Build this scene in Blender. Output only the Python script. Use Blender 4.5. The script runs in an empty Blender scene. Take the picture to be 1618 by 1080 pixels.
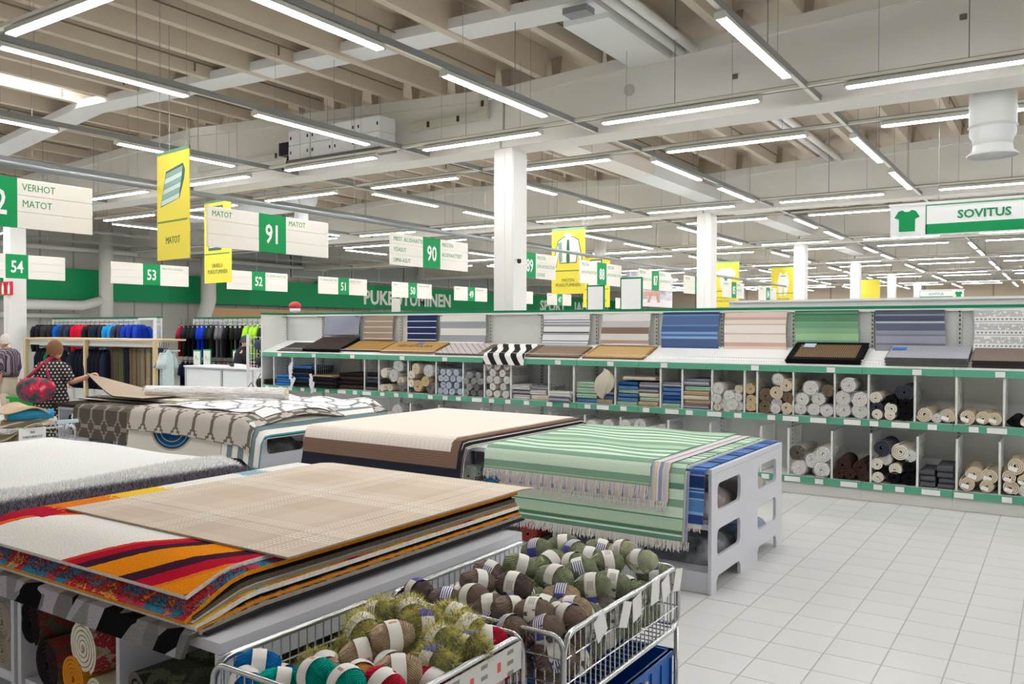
import bpy, math, random
from mathutils import Vector, Matrix
from math import sin, cos, pi, radians as R
sc = bpy.context.scene
col = sc.collection
# ---------------------------------------------------------------- camera, world, exposure
cam = bpy.data.cameras.new('camera'); cam.sensor_width = 36.0; cam.lens = 1326.51 / 1618 * 36; cam.clip_end = 300; cam.clip_start = .05
camo = bpy.data.objects.new('camera', cam); col.objects.link(camo); sc.camera = camo
_y, _p, _r = R(33.4415), R(-0.8792), R(0.1439)
_fw = Vector((-sin(_y) * cos(_p), cos(_y) * cos(_p), sin(_p))); _rt = Vector((cos(_y), sin(_y), 0)); _up = _rt.cross(_fw)
_r2 = _rt * cos(_r) + _up * sin(_r); _u2 = -_rt * sin(_r) + _up * cos(_r)
camo.matrix_world = Matrix(((_r2.x, _u2.x, -_fw.x, 0), (_r2.y, _u2.y, -_fw.y, 0), (_r2.z, _u2.z, -_fw.z, 1.9), (0, 0, 0, 1)))
w = bpy.data.worlds.new('world'); sc.world = w; w.use_nodes = True
w.node_tree.nodes['Background'].inputs[0].default_value = (.8, .85, .9, 1); w.node_tree.nodes['Background'].inputs[1].default_value = .3
vs = sc.view_settings; vs.view_transform = 'Standard'; vs.look = 'None'; vs.gamma = 1; vs.use_curve_mapping = False
vs.exposure = 0.92
LAMP = 20.0          # radiance of the fluorescent tubes
sc.cycles.max_bounces = 8; sc.cycles.diffuse_bounces = 5; sc.cycles.transparent_max_bounces = 12; sc.cycles.sample_clamp_indirect = 6
rnd = random.Random(7)
# ---------------------------------------------------------------- node helper
class S:
    def __init__(s, t, k): s.t = t; s.k = k
    def _m(s, op, b=None, c=None, rev=False):
        n = s.t.nodes.new('ShaderNodeMath'); n.operation = op
        ins = [s] if b is None else ([b, s] if rev else [s, b])
        if c is not None: ins.append(c)
        for i, q in enumerate(ins):
            if isinstance(q, S): s.t.links.new(q.k, n.inputs[i])
            else: n.inputs[i].default_value = q
        return S(s.t, n.outputs[0])
    def __add__(s, b): return s._m('ADD', b)
    __radd__ = __add__
    def __sub__(s, b): return s._m('SUBTRACT', b)
    def __rsub__(s, b): return s._m('SUBTRACT', b, rev=True)
    def __mul__(s, b): return s._m('MULTIPLY', b)
    __rmul__ = __mul__
    def __truediv__(s, b): return s._m('DIVIDE', b)
    def fr(s): return s._m('FRACT')
    def fl(s): return s._m('FLOOR')
    def ab(s): return s._m('ABSOLUTE')
    def sin(s): return s._m('SINE')
    def pw(s, b): return s._m('POWER', b)
    def lt(s, b): return s._m('LESS_THAN', b)
    def gt(s, b): return s._m('GREATER_THAN', b)
    def mn(s, b): return s._m('MINIMUM', b)
    def mx(s, b): return s._m('MAXIMUM', b)
    def inv(s): return 1.0 - s
class P:
    """a principled material under construction; colours are built from UV metres (u, v) or object space"""
    def __init__(s, name, rough=.75, metal=0, spec=.3):
        s.m = bpy.data.materials.new(name); s.m.use_nodes = True; s.t = s.m.node_tree
        s.b = s.t.nodes['Principled BSDF']; s.b.inputs['Roughness'].default_value = rough; s.b.inputs['Metallic'].default_value = metal
        s.b.inputs['Specular IOR Level'].default_value = spec; s._uv = None; s._o = None
    def n(s, ty, **kw):
        q = s.t.nodes.new(ty)
        for k, v in kw.items(): setattr(q, k, v)
        return q
    def uv(s):
        if not s._uv:
            q = s.n('ShaderNodeTexCoord'); x = s.n('ShaderNodeSeparateXYZ'); s.t.links.new(q.outputs['UV'], x.inputs[0]); s._uv = (S(s.t, x.outputs[0]), S(s.t, x.outputs[1]), q)
        return s._uv[0], s._uv[1]
    def ob(s):
        if not s._o:
            q = s.n('ShaderNodeTexCoord'); x = s.n('ShaderNodeSeparateXYZ'); s.t.links.new(q.outputs['Object'], x.inputs[0]); s._o = tuple(S(s.t, x.outputs[i]) for i in range(3)) + (q,)
        return s._o[:3]
    def noise(s, scale, detail=2, uv=False, mapping=None, dist=0):
        q = s.n('ShaderNodeTexNoise'); q.inputs['Scale'].default_value = scale; q.inputs['Detail'].default_value = detail; q.inputs['Distortion'].default_value = dist
        if uv: s.uv(); src = s._uv[2].outputs['UV']
        else: s.ob(); src = s._o[3].outputs['Object']
        if mapping:
            mp = s.n('ShaderNodeMapping'); mp.inputs['Scale'].default_value = mapping; s.t.links.new(src, mp.inputs[0]); src = mp.outputs[0]
        s.t.links.new(src, q.inputs['Vector']); return S(s.t, q.outputs[0])
    def vor(s, scale, uv=True, mapping=None):
        q = s.n('ShaderNodeTexVoronoi'); q.inputs['Scale'].default_value = scale
        if uv: s.uv(); src = s._uv[2].outputs['UV']
        else: s.ob(); src = s._o[3].outputs['Object']
        if mapping:
            mp = s.n('ShaderNodeMapping'); mp.inputs['Scale'].default_value = mapping; s.t.links.new(src, mp.inputs[0]); src = mp.outputs[0]
        s.t.links.new(src, q.inputs['Vector']); return S(s.t, q.outputs['Distance']), q.outputs['Color']
    def rand(s):
        q = s.n('ShaderNodeObjectInfo'); return S(s.t, q.outputs['Random'])
    def rgb(s, c):
        q = s.n('ShaderNodeRGB'); q.outputs[0].default_value = (*c, 1); return q.outputs[0]
    def mix(s, a, b, f):
        q = s.n('ShaderNodeMix', data_type='RGBA'); 
        if isinstance(f, S): s.t.links.new(f.k, q.inputs[0])
        else: q.inputs[0].default_value = f
        for i, c in ((6, a), (7, b)):
            if isinstance(c, tuple): q.inputs[i].default_value = (*c, 1)
            else: s.t.links.new(c, q.inputs[i])
        return q.outputs[2]
    def ramp(s, f, stops, const=True):
        q = s.n('ShaderNodeValToRGB'); r = q.color_ramp; r.interpolation = 'CONSTANT' if const else 'LINEAR'
        while len(r.elements) > 1: r.elements.remove(r.elements[0])
        r.elements[0].position = stops[0][0]; r.elements[0].color = (*stops[0][1], 1)
        for p, c in stops[1:]:
            e = r.elements.new(p); e.color = (*c, 1)
        s.t.links.new(f.k, q.inputs[0]); return q.outputs[0]
    def grain(s, c, scale=60, amt=.25, mapping=None, uv=False):
        f = s.noise(scale, 3, uv=uv, mapping=mapping); q = s.n('ShaderNodeMix', data_type='RGBA', blend_type='MULTIPLY'); q.inputs[0].default_value = 1
        g = s.n('ShaderNodeCombineColor'); v = f * (2 * amt) + (1 - amt)
        for i in range(3): s.t.links.new(v.k, g.inputs[i])
        if isinstance(c, tuple): q.inputs[6].default_value = (*c, 1)
        else: s.t.links.new(c, q.inputs[6])
        s.t.links.new(g.outputs[0], q.inputs[7]); return q.outputs[2]
    def bump(s, h, strength=.3, dist=.01):
        q = s.n('ShaderNodeBump'); q.inputs['Strength'].default_value = strength; q.inputs['Distance'].default_value = dist
        s.t.links.new(h.k, q.inputs['Height']); s.t.links.new(q.outputs[0], s.b.inputs['Normal']); return s
    def out(s, c, emis=0, alpha=None):
        for k in ('Base Color',) + (('Emission Color',) if emis else ()):
            if isinstance(c, tuple): s.b.inputs[k].default_value = (*c, 1)
            else: s.t.links.new(c, s.b.inputs[k])
        if emis: s.b.inputs['Emission Strength'].default_value = emis
        if alpha is not None:
            if isinstance(alpha, S): s.t.links.new(alpha.k, s.b.inputs['Alpha'])
            else: s.b.inputs['Alpha'].default_value = alpha
        return s.m
def lin(r, g, b):
    f = lambda c: (c / 255 / 12.92) if c <= 10 else ((c / 255 + .055) / 1.055) ** 2.4
    return (f(r), f(g), f(b))
_mc = {}
def plain(r, g, b, rough=.6, metal=0, spec=.3, emis=0, alpha=None):
    k = (r, g, b, rough, metal, spec, emis, alpha)
    if k not in _mc: _mc[k] = P('paint_%d_%d_%d' % (r, g, b), rough, metal, spec).out(lin(r, g, b), emis, alpha)
    return _mc[k]
def cloth(r, g, b, scale=60, amt=.3, rough=.9, mapping=None):
    k = ('c', r, g, b, scale, amt, mapping)
    if k not in _mc:
        p = P('cloth_%d_%d_%d' % (r, g, b), rough, 0, .1); _mc[k] = p.out(p.grain(lin(r, g, b), scale, amt, mapping))
    return _mc[k]
# ---------------------------------------------------------------- mesh helper
class MB:
    def __init__(s): s.v = []; s.f = []; s.mi = []; s.uvs = []; s.cur = 0
    def face(s, idx, uv=None): s.f.append(tuple(idx)); s.mi.append(s.cur); s.uvs.append(uv)
    def box(s, x0, x1, y0, y1, z0, z1):
        n = len(s.v); s.v += [(x, y, z) for z in (z0, z1) for y in (y0, y1) for x in (x0, x1)]
        for q in ((0, 2, 3, 1), (4, 5, 7, 6), (0, 1, 5, 4), (2, 6, 7, 3), (0, 4, 6, 2), (1, 3, 7, 5)): s.face([n + i for i in q])
        return s
    def bar(s, a, b, wx, wz=None):
        """square bar from a to b"""
        return s.tube([a, b], wx / 2 * 1.414, 4, ph=pi / 4) if wz is None else s
    def tube(s, pts, r, n=8, cap=True, ph=0, closed=False):
        pts = [Vector(p) for p in pts]; m = len(pts); base = len(s.v); rs = r if isinstance(r, (list, tuple)) else [r] * m
        up = None
        for i, p in enumerate(pts):
            if closed: t = pts[(i + 1) % m] - pts[i - 1]
            else: t = pts[min(i + 1, m - 1)] - pts[max(i - 1, 0)]
            t.normalize()
            if up is None: up = Vector((0, 0, 1)) if abs(t.z) < .9 else Vector((1, 0, 0))
            a = t.cross(up)
            if a.length < 1e-4: a = t.cross(Vector((0, 1, 0)))
            a.normalize(); b = a.cross(t); up = b
            for k in range(n):
                th = 2 * pi * k / n + ph; q = p + a * (rs[i] * cos(th)) + b * (rs[i] * sin(th)); s.v.append(tuple(q))
        for i in range(m if closed else m - 1):
            for k in range(n):
                a0 = base + i * n + k; a1 = base + i * n + (k + 1) % n; j = ((i + 1) % m - i) * n; s.face((a0, a1, a1 + j, a0 + j))
        if cap and not closed: s.face([base + k for k in range(n)][::-1]); s.face([base + (m - 1) * n + k for k in range(n)])
        return s
    def lathe(s, prof, n=24, o=(0, 0, 0), cap=True):
        base = len(s.v)
        for r, z in prof:
            for k in range(n): th = 2 * pi * k / n; s.v.append((o[0] + r * cos(th), o[1] + r * sin(th), o[2] + z))
        for i in range(len(prof) - 1):
            for k in range(n): a = base + i * n + k; b = base + i * n + (k + 1) % n; s.face((a, b, b + n, a + n))
        if cap: s.face([base + k for k in range(n)][::-1]); s.face([base + (len(prof) - 1) * n + k for k in range(n)])
        return s
    def prism(s, pts, d, ax='y', o=0.0):
        """outline pts (2-D) extruded by d along ax from o; ax y: pts are (x,z); x: (y,z); z: (x,y)"""
        n = len(s.v); m = len(pts)
        for dd in (o, o + d):
            for a, b in pts: s.v.append((a, dd, b) if ax == 'y' else ((dd, a, b) if ax == 'x' else (a, b, dd)))
        s.face([n + i for i in range(m)]); s.face([n + m + i for i in range(m)][::-1])
        for i in range(m): j = (i + 1) % m; s.face((n + i, n + m + i, n + m + j, n + j))
        return s
    def grid(s, fn, nu, nv, u0=0, u1=1, v0=0, v1=1, flip=False, close=False):
        b = len(s.v)
        for j in range(nv + 1):
            for i in range(nu + 1):
                s.v.append(tuple(fn(u0 + (u1 - u0) * i / nu, v0 + (v1 - v0) * j / nv)))
        for j in range(nv):
            for i in range(nu):
                q = [b + j * (nu + 1) + i, b + j * (nu + 1) + i + 1, b + (j + 1) * (nu + 1) + i + 1, b + (j + 1) * (nu + 1) + i]
                uv = [(u0 + (u1 - u0) * a / nu, v0 + (v1 - v0) * c / nv) for a, c in ((i, j), (i + 1, j), (i + 1, j + 1), (i, j + 1))]
                if flip: q.reverse(); uv.reverse()
                s.face(q, uv)
        return s
    def mesh(s, name, mats=(), smooth=False):
        me = bpy.data.meshes.new(name); me.from_pydata(s.v, [], s.f)
        if any(u for u in s.uvs):
            l = me.uv_layers.new(name='UVMap'); flat = []
            for f, u in zip(s.f, s.uvs):
                for c in (u or [(0, 0)] * len(f)): flat += c
            l.data.foreach_set('uv', flat)
        for m in mats: me.materials.append(m)
        if len(mats) > 1: me.polygons.foreach_set('material_index', s.mi)
        if smooth: me.polygons.foreach_set('use_smooth', [True] * len(s.f))
        me.update(); return me
    def build(s, name, m, parent=None, smooth=False, **kw):
        return O(name, s.mesh(name, m if isinstance(m, (list, tuple)) else (m,), smooth), parent, **kw)
def O(name, me, parent=None, loc=None, rot=None, scale=None, m=None):
    o = bpy.data.objects.new(name, me); col.objects.link(o)
    if parent: o.parent = parent
    if loc is not None: o.location = loc
    if rot is not None: o.rotation_euler = rot
    if scale is not None: o.scale = scale if isinstance(scale, (tuple, list)) else (scale,) * 3
    if m is not None:
        o.material_slots[0].link = 'OBJECT'; o.material_slots[0].material = m
    return o
def tag(o, label=None, cat=None, group=None, kind=None):
    if label: o['label'] = label
    if cat: o['category'] = cat
    if group: o['group'] = group
    if kind: o['kind'] = kind
    return o
def E(name, label, cat, loc=(0, 0, 0), rz=0, group=None, rot=None):
    o = bpy.data.objects.new(name, None); col.objects.link(o); o.location = loc; o.rotation_euler = rot or (0, 0, rz); o.empty_display_size = .1
    return tag(o, label, cat, group)
def dup(root, loc=None, rot=None, label=None, group=None, scale=None):
    r = root.copy(); col.objects.link(r)
    if loc is not None: r.location = loc
    if rot is not None: r.rotation_euler = rot
    if scale is not None: r.scale = (scale,) * 3 if not isinstance(scale, tuple) else scale
    if label: r['label'] = label
    if group: r['group'] = group
    for ch in KIDS.get(root.name, ()) or [c for c in root.children]:
        c = ch.copy(); col.objects.link(c); c.parent = r
        for g in ch.children: d = g.copy(); col.objects.link(d); d.parent = c
    return r
KIDS = {}; FIT = []
def text(s, size, m, parent, loc, rot, align='LEFT', xs=1.0, name='lettering', ext=.002, bold=0):
    c = bpy.data.curves.new(name, 'FONT'); c.body = s; c.size = size; c.align_x = align; c.extrude = ext; c.resolution_u = 2; c.offset = bold; c.space_line = .9
    c.materials.append(m); o = bpy.data.objects.new(name, c); col.objects.link(o); o.parent = parent; o.location = loc; o.rotation_euler = rot; o.scale = (xs, 1, 1); return o
FX = (pi / 2, 0, pi / 2)      # lettering that faces +x
FY = (pi / 2, 0, 0)           # lettering that faces -y
# common materials
WHITE = plain(236, 236, 236, .45); OFFW = plain(226, 226, 222, .5); GREEN = plain(0, 150, 84, .5); DGREEN = plain(8, 128, 88, .5); SHELFGREEN = plain(92, 168, 138, .45)
BLACK = plain(22, 22, 24, .5); CHROME = plain(205, 208, 210, .22, .9); GALV = plain(150, 155, 156, .45, .5); LGREY = plain(205, 208, 212, .5); MGREY = plain(160, 163, 166, .6)
PAPER = plain(244, 244, 244, .7); YELLOW = plain(246, 228, 84, .6); TABLEW = plain(214, 216, 224, .42)
# ================================================================ the hall
def mk_floor():
    p = P('floor_tiles', .32, 0, .4); x, y, z = p.ob()
    gx = ((x + 1.8003) / .3141).fr(); gy = ((y - 5.109) / .2951).fr()
    line = gx.lt(.02).mx(gx.gt(.98)).mx((gy.lt(.012).mx(gy.gt(.988))) * .55)
    c = p.grain((.65, .655, .655), 1.3, .06); p.out(p.mix(c, (.36, .34, .32), line * .8)); return p.m
XW, YW, XE, YS = -30.5, 62.0, 15.0, -9.0
fl = MB().box(XW - 2, XE, YS, YW, -.12, -.003).build('floor', mk_floor()); tag(fl, kind='structure')
p = P('floor_tile_glaze', .3, 0, .4); rr = p.rand(); TILE = p.out(p.mix(p.grain((.645, .65, .65), 2.2, .07), (.69, .695, .69), rr * .5))
tm = MB().prism([(.0035, -.0032), (.3106, -.0032), (.3106, -.001), (.3096, 0), (.0045, 0), (.0035, -.001)], .2891, 'y', .003).mesh('tile', (TILE,))
cnt = 0
for j in range(-5, 17):
    for i in range(-2, 12):
        x0 = -1.8003 + .3141 * i; y0 = 5.109 + .2951 * j
        # keep the tiles the aisle shows
        if y0 > 9.7 or x0 > -.25 + .10 * (10 - y0) or x0 < -2.35 or (y0 < 5.6 and x0 < -1.9) or x0 > .9: continue
        O('tile', tm, fl, (x0, y0, 0)); cnt += 1
# ---- roof: double-tee slabs between pitched beams
VAL = [-37.4, -22.3, -7.2, 7.9, 23.0]
def zt(x):
    return 5.56 + .048 * min(abs(x - v) for v in VAL)
pc = P('painted_concrete', .8, 0, .15); CONC = pc.out(pc.grain(lin(203, 192, 176), 1.5, .08))
pc = P('beam_paint', .7, 0, .2); BEAMM = pc.out(pc.grain(lin(226, 224, 218), .8, .05))
BAY0, BAY = 10.85, 8.5
beamY = [BAY0 + BAY * k for k in range(-2, 6)]
mb = MB()
xs = sorted(set(VAL + [(a + b) / 2 for a, b in zip(VAL, VAL[1:])]))
xs = [x for x in xs if -34 < x < 20]; xs = [XW - 2] + [x for x in xs if XW - 2 < x < XE] + [XE]
for a, b in zip(xs, xs[1:]):
    za, zb = zt(a) + .42, zt(b) + .42
    n = len(mb.v); mb.v += [(a, YS, za), (b, YS, zb), (b, YW, zb), (a, YW, za), (a, YS, za + .15), (b, YS, zb + .15), (b, YW, zb + .15), (a, YW, za + .15)]
    for q in ((0, 3, 2, 1), (4, 5, 6, 7), (0, 1, 5, 4), (2, 3, 7, 6)): mb.face([n + i for i in q])
ceil = mb.build('ceiling', CONC); tag(ceil, kind='structure')
ribm = MB().prism([(-.06, 0), (.06, 0), (.1, .45), (-.1, .45)], BAY - .4, 'y', .2).mesh('rib', (CONC,))
for k, by in enumerate(beamY[:-1]):
    for i in range(-36, 10):
        x = -.95 + .925 * i + .0
        if not (XW - 1 < x < (XE if by < 25 else 4)): continue
        if k < 1: continue
        if by < 0 and x < -18: continue
        if by > 25 and x < -24: continue
        O('rib', ribm, ceil, (x, by, zt(x)))
cdm = MB().tube([(.13, .25, .16), (.13, BAY - .3, .16)], .012, 5).box(.125, .135, 2.2, 2.23, .02, .16).box(.125, .135, 5.6, 5.63, .02, .16).mesh('conduit', (plain(120, 112, 100, .7),))
for by in beamY[1:3]:
    for i in range(-25, 4):
        if i % 2: O('conduit', cdm, ceil, (-.95 + .925 * i, by, zt(-.95 + .925 * i)))
ends = [v for v in VAL]
bi = 0
for by in beamY[1:]:
    for a, b in zip(VAL, VAL[1:]):
        if b < XW or a > XE: continue
        a2, b2 = max(a, XW - 2), min(b, XE); m = (a + b) / 2; mb = MB()
        zs = 4.65
        def prof(lo, hi, y0, y1, d0, d1):
            """a strip of the beam whose top follows the roof"""
            pts = [(a2 + .02, lo(a2)), (b2 - .02, lo(b2))] if not (a2 < m < b2) else [(a2 + .02, lo(a2)), (m, lo(m)), (b2 - .02, lo(b2))]
            top = [(b2 - .02, hi(b2)), (m, hi(m)), (a2 + .02, hi(a2))] if a2 < m < b2 else [(b2 - .02, hi(b2)), (a2 + .02, hi(a2))]
            mb.prism(pts + top, y1 - y0, 'y', y0)
        L = lambda x: zs; T = lambda x: zt(x) - .002
        prof(L, lambda x: zs + .2, by - .27, by + .27, 0, 0)
        prof(lambda x: zs + .2, lambda x: T(x) - .16, by - .19, by + .19, 0, 0)
        prof(lambda x: T(x) - .16, T, by - .27, by + .27, 0, 0)
        o = mb.build('beam', BEAMM); tag(o, kind='structure')
colm = P('column_paint', .6, 0, .25); COLM = colm.out(colm.grain(lin(238, 237, 234), 1.2, .04))
for by in beamY[1:]:
    for v in VAL[1:4]:
        if v > 5 and by > 10 or v < -20 and (by < 5 or by > 12): continue
        mb = MB().box(-.16, .16, -.2, .2, 0, 4.65)
        # rounded corner strips and the groove down the face
        for sx in (-1, 1): mb.box(sx * .165 - .012, sx * .165 + .012, -.19, .19, 0, 4.6)
        mb.box(-.03, .03, -.212, -.2, 0, 4.6)
        o = mb.build('column', COLM, loc=(v, by, 0)); tag(o, kind='structure')
# ---- walls
def corr(name, c, sc_, axis):
    p = P(name, .7, 0, .2); x, y, z = p.ob(); q = y if axis == 'y' else x
    g = (q * sc_).fr(); l = g.lt(.06); return p.out(p.mix(p.grain(lin(*c), 1, .05), lin(*[int(t * .82) for t in c]), l))
WL = corr('wall_panel_paint', (196, 194, 188), .83, 'y')
o = MB().box(XW - .3, XW, YS, YW, 0, 6.6).build('wall_left', WL); tag(o, kind='structure')
o = MB().box(XW - 2, XE, YW, YW + .3, 0, 6.9).build('wall_back', corr('back_wall_paint', (196, 184, 166), .5, 'x')); tag(o, kind='structure')
o = MB().box(XE, XE + .3, YS, YW, 0, 6.9).build('wall_right', plain(216, 214, 208)); tag(o, kind='structure')
o = MB().box(XW - 2, XE, YS - .3, YS, 0, 6.9).build('wall_front', plain(216, 214, 208)); tag(o, kind='structure')
# ================================================================ lighting grid
TUBE = P('lamp_diffuser', .4).out((1, 1, 1)); 
_b = TUBE.node_tree.nodes['Principled BSDF']; _b.inputs['Emission Color'].default_value = (1, .99, .98, 1); _b.inputs['Emission Strength'].default_value = LAMP
HOUS = plain(208, 208, 204, .5); RAILM = plain(232, 229, 218, .5)
LZ = 4.6
LEN = 2.08
house = MB().prism([(-.05, .012), (.05, .012), (.045, .055), (.02, .075), (-.02, .075), (-.045, .055)], LEN, 'y', -LEN / 2).mesh('housing', (HOUS,))
diff = MB().prism([(-.036, -.004), (.036, -.004), (.046, .012), (-.046, .012)], LEN - .06, 'y', -LEN / 2 + .03).mesh('diffuser', (TUBE,))
capm = MB().box(-.05, .05, -.012, .012, -.002, .06).mesh('end_cap', (HOUS,))
wirem = MB().tube([(0, 0, .08), (0, 0, 1.05)], .003, 4).mesh('hanger', (GALV,))
TX = [-2.54 - 3.04 * k for k in range(-4, 10)]
TY = [-4.6, 3.95, 9.93, 12.07, 18.1, 20.5, 26.85, 29.1, 35.5, 37.9, 44.2, 46.5, 53.0, 55.3]
def lamp(x, y, along, label, group):
    near = math.hypot(x, y) < 22
    if near:
        e = E('ceiling_light', label, 'light', (x, y, LZ), 0 if along == 'y' else pi / 2, group)
        O('housing', house, e); O('diffuser', diff, e)
        for s in (-1, 1): O('end_cap', capm, e, (0, s * LEN / 2, 0))
        for s in (-.7, .7): O('hanger', wirem, e, (0, s, 0))
    else:
        e = O('ceiling_light', LAMPM, None, (x, y, LZ), (0, 0, 0 if along == 'y' else pi / 2)); tag(e, label, 'light', group)
_m = MB(); _m.prism([(-.05, .012), (.05, .012), (.045, .055), (.02, .075), (-.02, .075), (-.045, .055)], LEN, 'y', -LEN / 2)
_m.cur = 1; _m.prism([(-.036, -.004), (.036, -.004), (.046, .012), (-.046, .012)], LEN - .06, 'y', -LEN / 2 + .03)
LAMPM = _m.mesh('light_body', (HOUS, TUBE))
def vis(x, y, m=150):
    d = Vector((x, y, LZ - 1.9)); f = d.dot(_fw)
    return f > .5 and -m < 809 + 1326.5 * d.dot(_r2) / f < 1618 + m and 540 - 1326.5 * d.dot(_u2) / f > -m
CW = 'first second third fourth fifth sixth seventh eighth ninth tenth eleventh twelfth thirteenth fourteenth fifteenth'.split()
NEARL = {('y', 2, 1): 'lit tube light on the track running towards the white column, nearest one at the top edge',}
for y in TY:
    for k, x in enumerate(TX):
        xc = x - 1.55
        if xc < XW + 1.2 or xc > XE - 1: continue
        if y > 25 and not vis(xc, y): continue
        if xc < -24 and y > 13: continue
        if y > 56: continue
        lamp(xc, y, 'x', 'lit tube light on the %s crosswise ceiling track from the camera' % CW[max(0, TY.index(y) - 1)], 'crosswise tube lights')
for k, x in enumerate(TX):
    if x < XW + .5 or x > XE - 1: continue
    for j in range(-1, 6):
        y0 = 12.07 + BAY * j
        for c in (1.52, 4.58):
            y = y0 + c
            if y < -3 or (y > 25 and not vis(x, y)) or (x < -23 and y > 13): continue
            if j == -1 and c < 2 and x < -10 and x > -12.5: y = 5.2
            lamp(x, y, 'y', 'lit tube light on the %s lengthwise ceiling track from the right' % CW[max(0, k - 4)], 'lengthwise tube lights')
# carrier rails the lights hang on
GRID = E('light_rail_grid', 'grid of pale metal tracks below the beams that carries the tube lights', 'light rails')
def rail(pa, pb, label):
    pa, pb = Vector(pa), Vector(pb); n = max(2, int((pb - pa).length / 3))
    e = O('rail', None, GRID, tuple(pa)); d = pb - pa; ux = abs(d.x) > abs(d.y)
    m = MB(); L = d.length
    if ux: m.box(0, L, -.03, .03, 0, .035)
    else: m.box(-.03, .03, 0, L, 0, .035)
    m.build('channel', RAILM, e)
    m = MB()
    if ux: m.box(0, L, .03, .036, -.01, .06)
    else: m.box(.03, .036, 0, L, -.01, .06)
    m.build('cable_tray', GALV, e)
    for i in range(n):
        q = d * ((i + .5) / n); z = zt(pa.x + q.x) + .35 - pa.z
        MB().tube([(q.x, q.y, .03), (q.x, q.y, z)], .006, 4).build('suspension_rod', GALV, e)
for k, x in enumerate(TX):
    if XW + 1 < x < 6: rail((x, -2, LZ + .08), (x, 55 if x < 0 and x > -13 else 30, LZ + .08), 'grey lengthwise light track, number %d counted from the right' % (k - 1) if 0 else 'long grey light track running lengthwise below the beams')
for y in TY[1:]:
    rail((XW + 2, y, LZ + .085), (4, y, LZ + .085), 'long grey light track running crosswise below the beams')
# ================================================================ rug materials (u across, v along, in metres)
def stripes(name, cols, period, ax='v', weave=400, amt=.25, rough=.95, dash=None):
    p = P(name, rough, 0, .05); u, v = p.uv(); q = v if ax == 'v' else u
    tot = sum(c[0] for c in cols); st = []; a = 0
    for wd, c in cols: st.append((a / tot, lin(*c))); a += wd
    c = p.ramp((q / period).fr(), st[:32])
    c = p.grain(c, 1, amt, (40, weave, 40) if ax == 'v' else (weave, 40, 40), uv=True)
    if dash: c = p.mix(c, lin(*dash[0]), (u / dash[1]).fr().lt(.5) * (v / dash[2]).fr().lt(dash[3]))
    p.bump((q * weave).sin(), .25, .002); return p.out(c)
def shagmat(name, c, amt=.5, sc_=120):
    p = P(name, .95, 0, .05); n = p.noise(sc_, 3, uv=True); p.bump(n, .8, .01); return p.out(p.grain(lin(*c), sc_, amt, uv=True))
def plaid():
    p = P('beige_plaid_weave', .95, 0, .05); u, v = p.uv(); c = p.grain(lin(222, 207, 190), 300, .12, uv=True)
    big = ((u / .46).fr() - .5).ab().lt(.25)._m('ADD', ((v / .5).fr() - .5).ab().lt(.25)); c = p.mix(c, lin(212, 195, 176), (big * .5))
    def band(q, o, per):
        f = ((q + o) / per).fr(); r = None
        for a in (.02, .06, .10, .18, .22, .26):
            h = f.gt(a) * f.lt(a + .014); r = h if r is None else r.mx(h)
        return r
    l = band(u, .1, .62) * (v / .02).fr().lt(.62); l2 = band(v, .22, .62) * (u / .02).fr().lt(.62)
    thin = ((u / .155).fr().lt(.02) * (v / .016).fr().lt(.4)).mx((v / .155).fr().lt(.02) * (u / .016).fr().lt(.4))
    return p.out(p.mix(c, lin(246, 242, 234), l.mx(l2).mx(thin * .6) * .85))
def waves():
    p = P('red_orange_wave_pile', .95, 0, .05); u, v = p.uv(); n = p.noise(40, 2, uv=True)
    f = (u + 3.95) / 1.5 + (v - 1.74) * -.46 + (v * 5.1 + u * 2.0).sin() * .035 + n * .012
    R_, O_, W_, D_ = lin(196, 18, 52), lin(250, 150, 20), lin(254, 252, 247), lin(66, 30, 50)
    c = p.ramp(f.mx(0).mn(.999), [(0, R_), (.03, lin(235, 110, 30)), (.06, W_), (.53, lin(226, 70, 40)), (.55, R_), (.59, D_), (.64, O_), (.76, D_), (.815, R_), (.88, lin(240, 130, 30)), (.90, O_), (.985, R_)])
    p.bump(p.noise(150, 2, uv=True), .6, .006); c2 = p.ramp((v - 1.7) / 2.1 + n * .1, [(0, R_), (.22, lin(240, 130, 30)), (.36, lin(250, 206, 60)), (.5, lin(246, 244, 238)), (.72, lin(150, 190, 206)), (.8, lin(246, 244, 238))]); c = p.mix(c, c2, (u + 3.74 + (v - 2) * -.05).lt(0) * v.gt(1.93)); return p.out(p.grain(c, 140, .35, uv=True))
def speckle(name, cols, scale=7, sp=90):
    p = P(name, .95, 0, .05); n = p.noise(scale, 2, uv=True, dist=.6); m = p.noise(sp, 2, uv=True); f = (n * 1.9 - .45) + (m - .5) * .5
    k = len(cols); c = p.ramp(f, [(i / k, lin(*q)) for i, q in enumerate(cols)]); p.bump(m, .7, .006); return p.out(p.grain(c, 160, .3, uv=True))
def patches():
    p = P('grey_black_patch_pile', .95, 0, .05); u, v = p.uv(); d, c = p.vor(11, mapping=(1, .8, 1)); q = p.n('ShaderNodeSeparateColor'); p.t.links.new(c, q.inputs[0])
    f = S(p.t, q.outputs[0]); c = p.ramp(f, [(0, lin(126, 124, 126)), (.34, lin(24, 23, 25)), (.52, lin(180, 178, 186)), (.75, lin(146, 144, 146))])
    p.bump(p.noise(140, 2, uv=True), .7, .006); return p.out(p.grain(c, 150, .4, uv=True))
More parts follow.
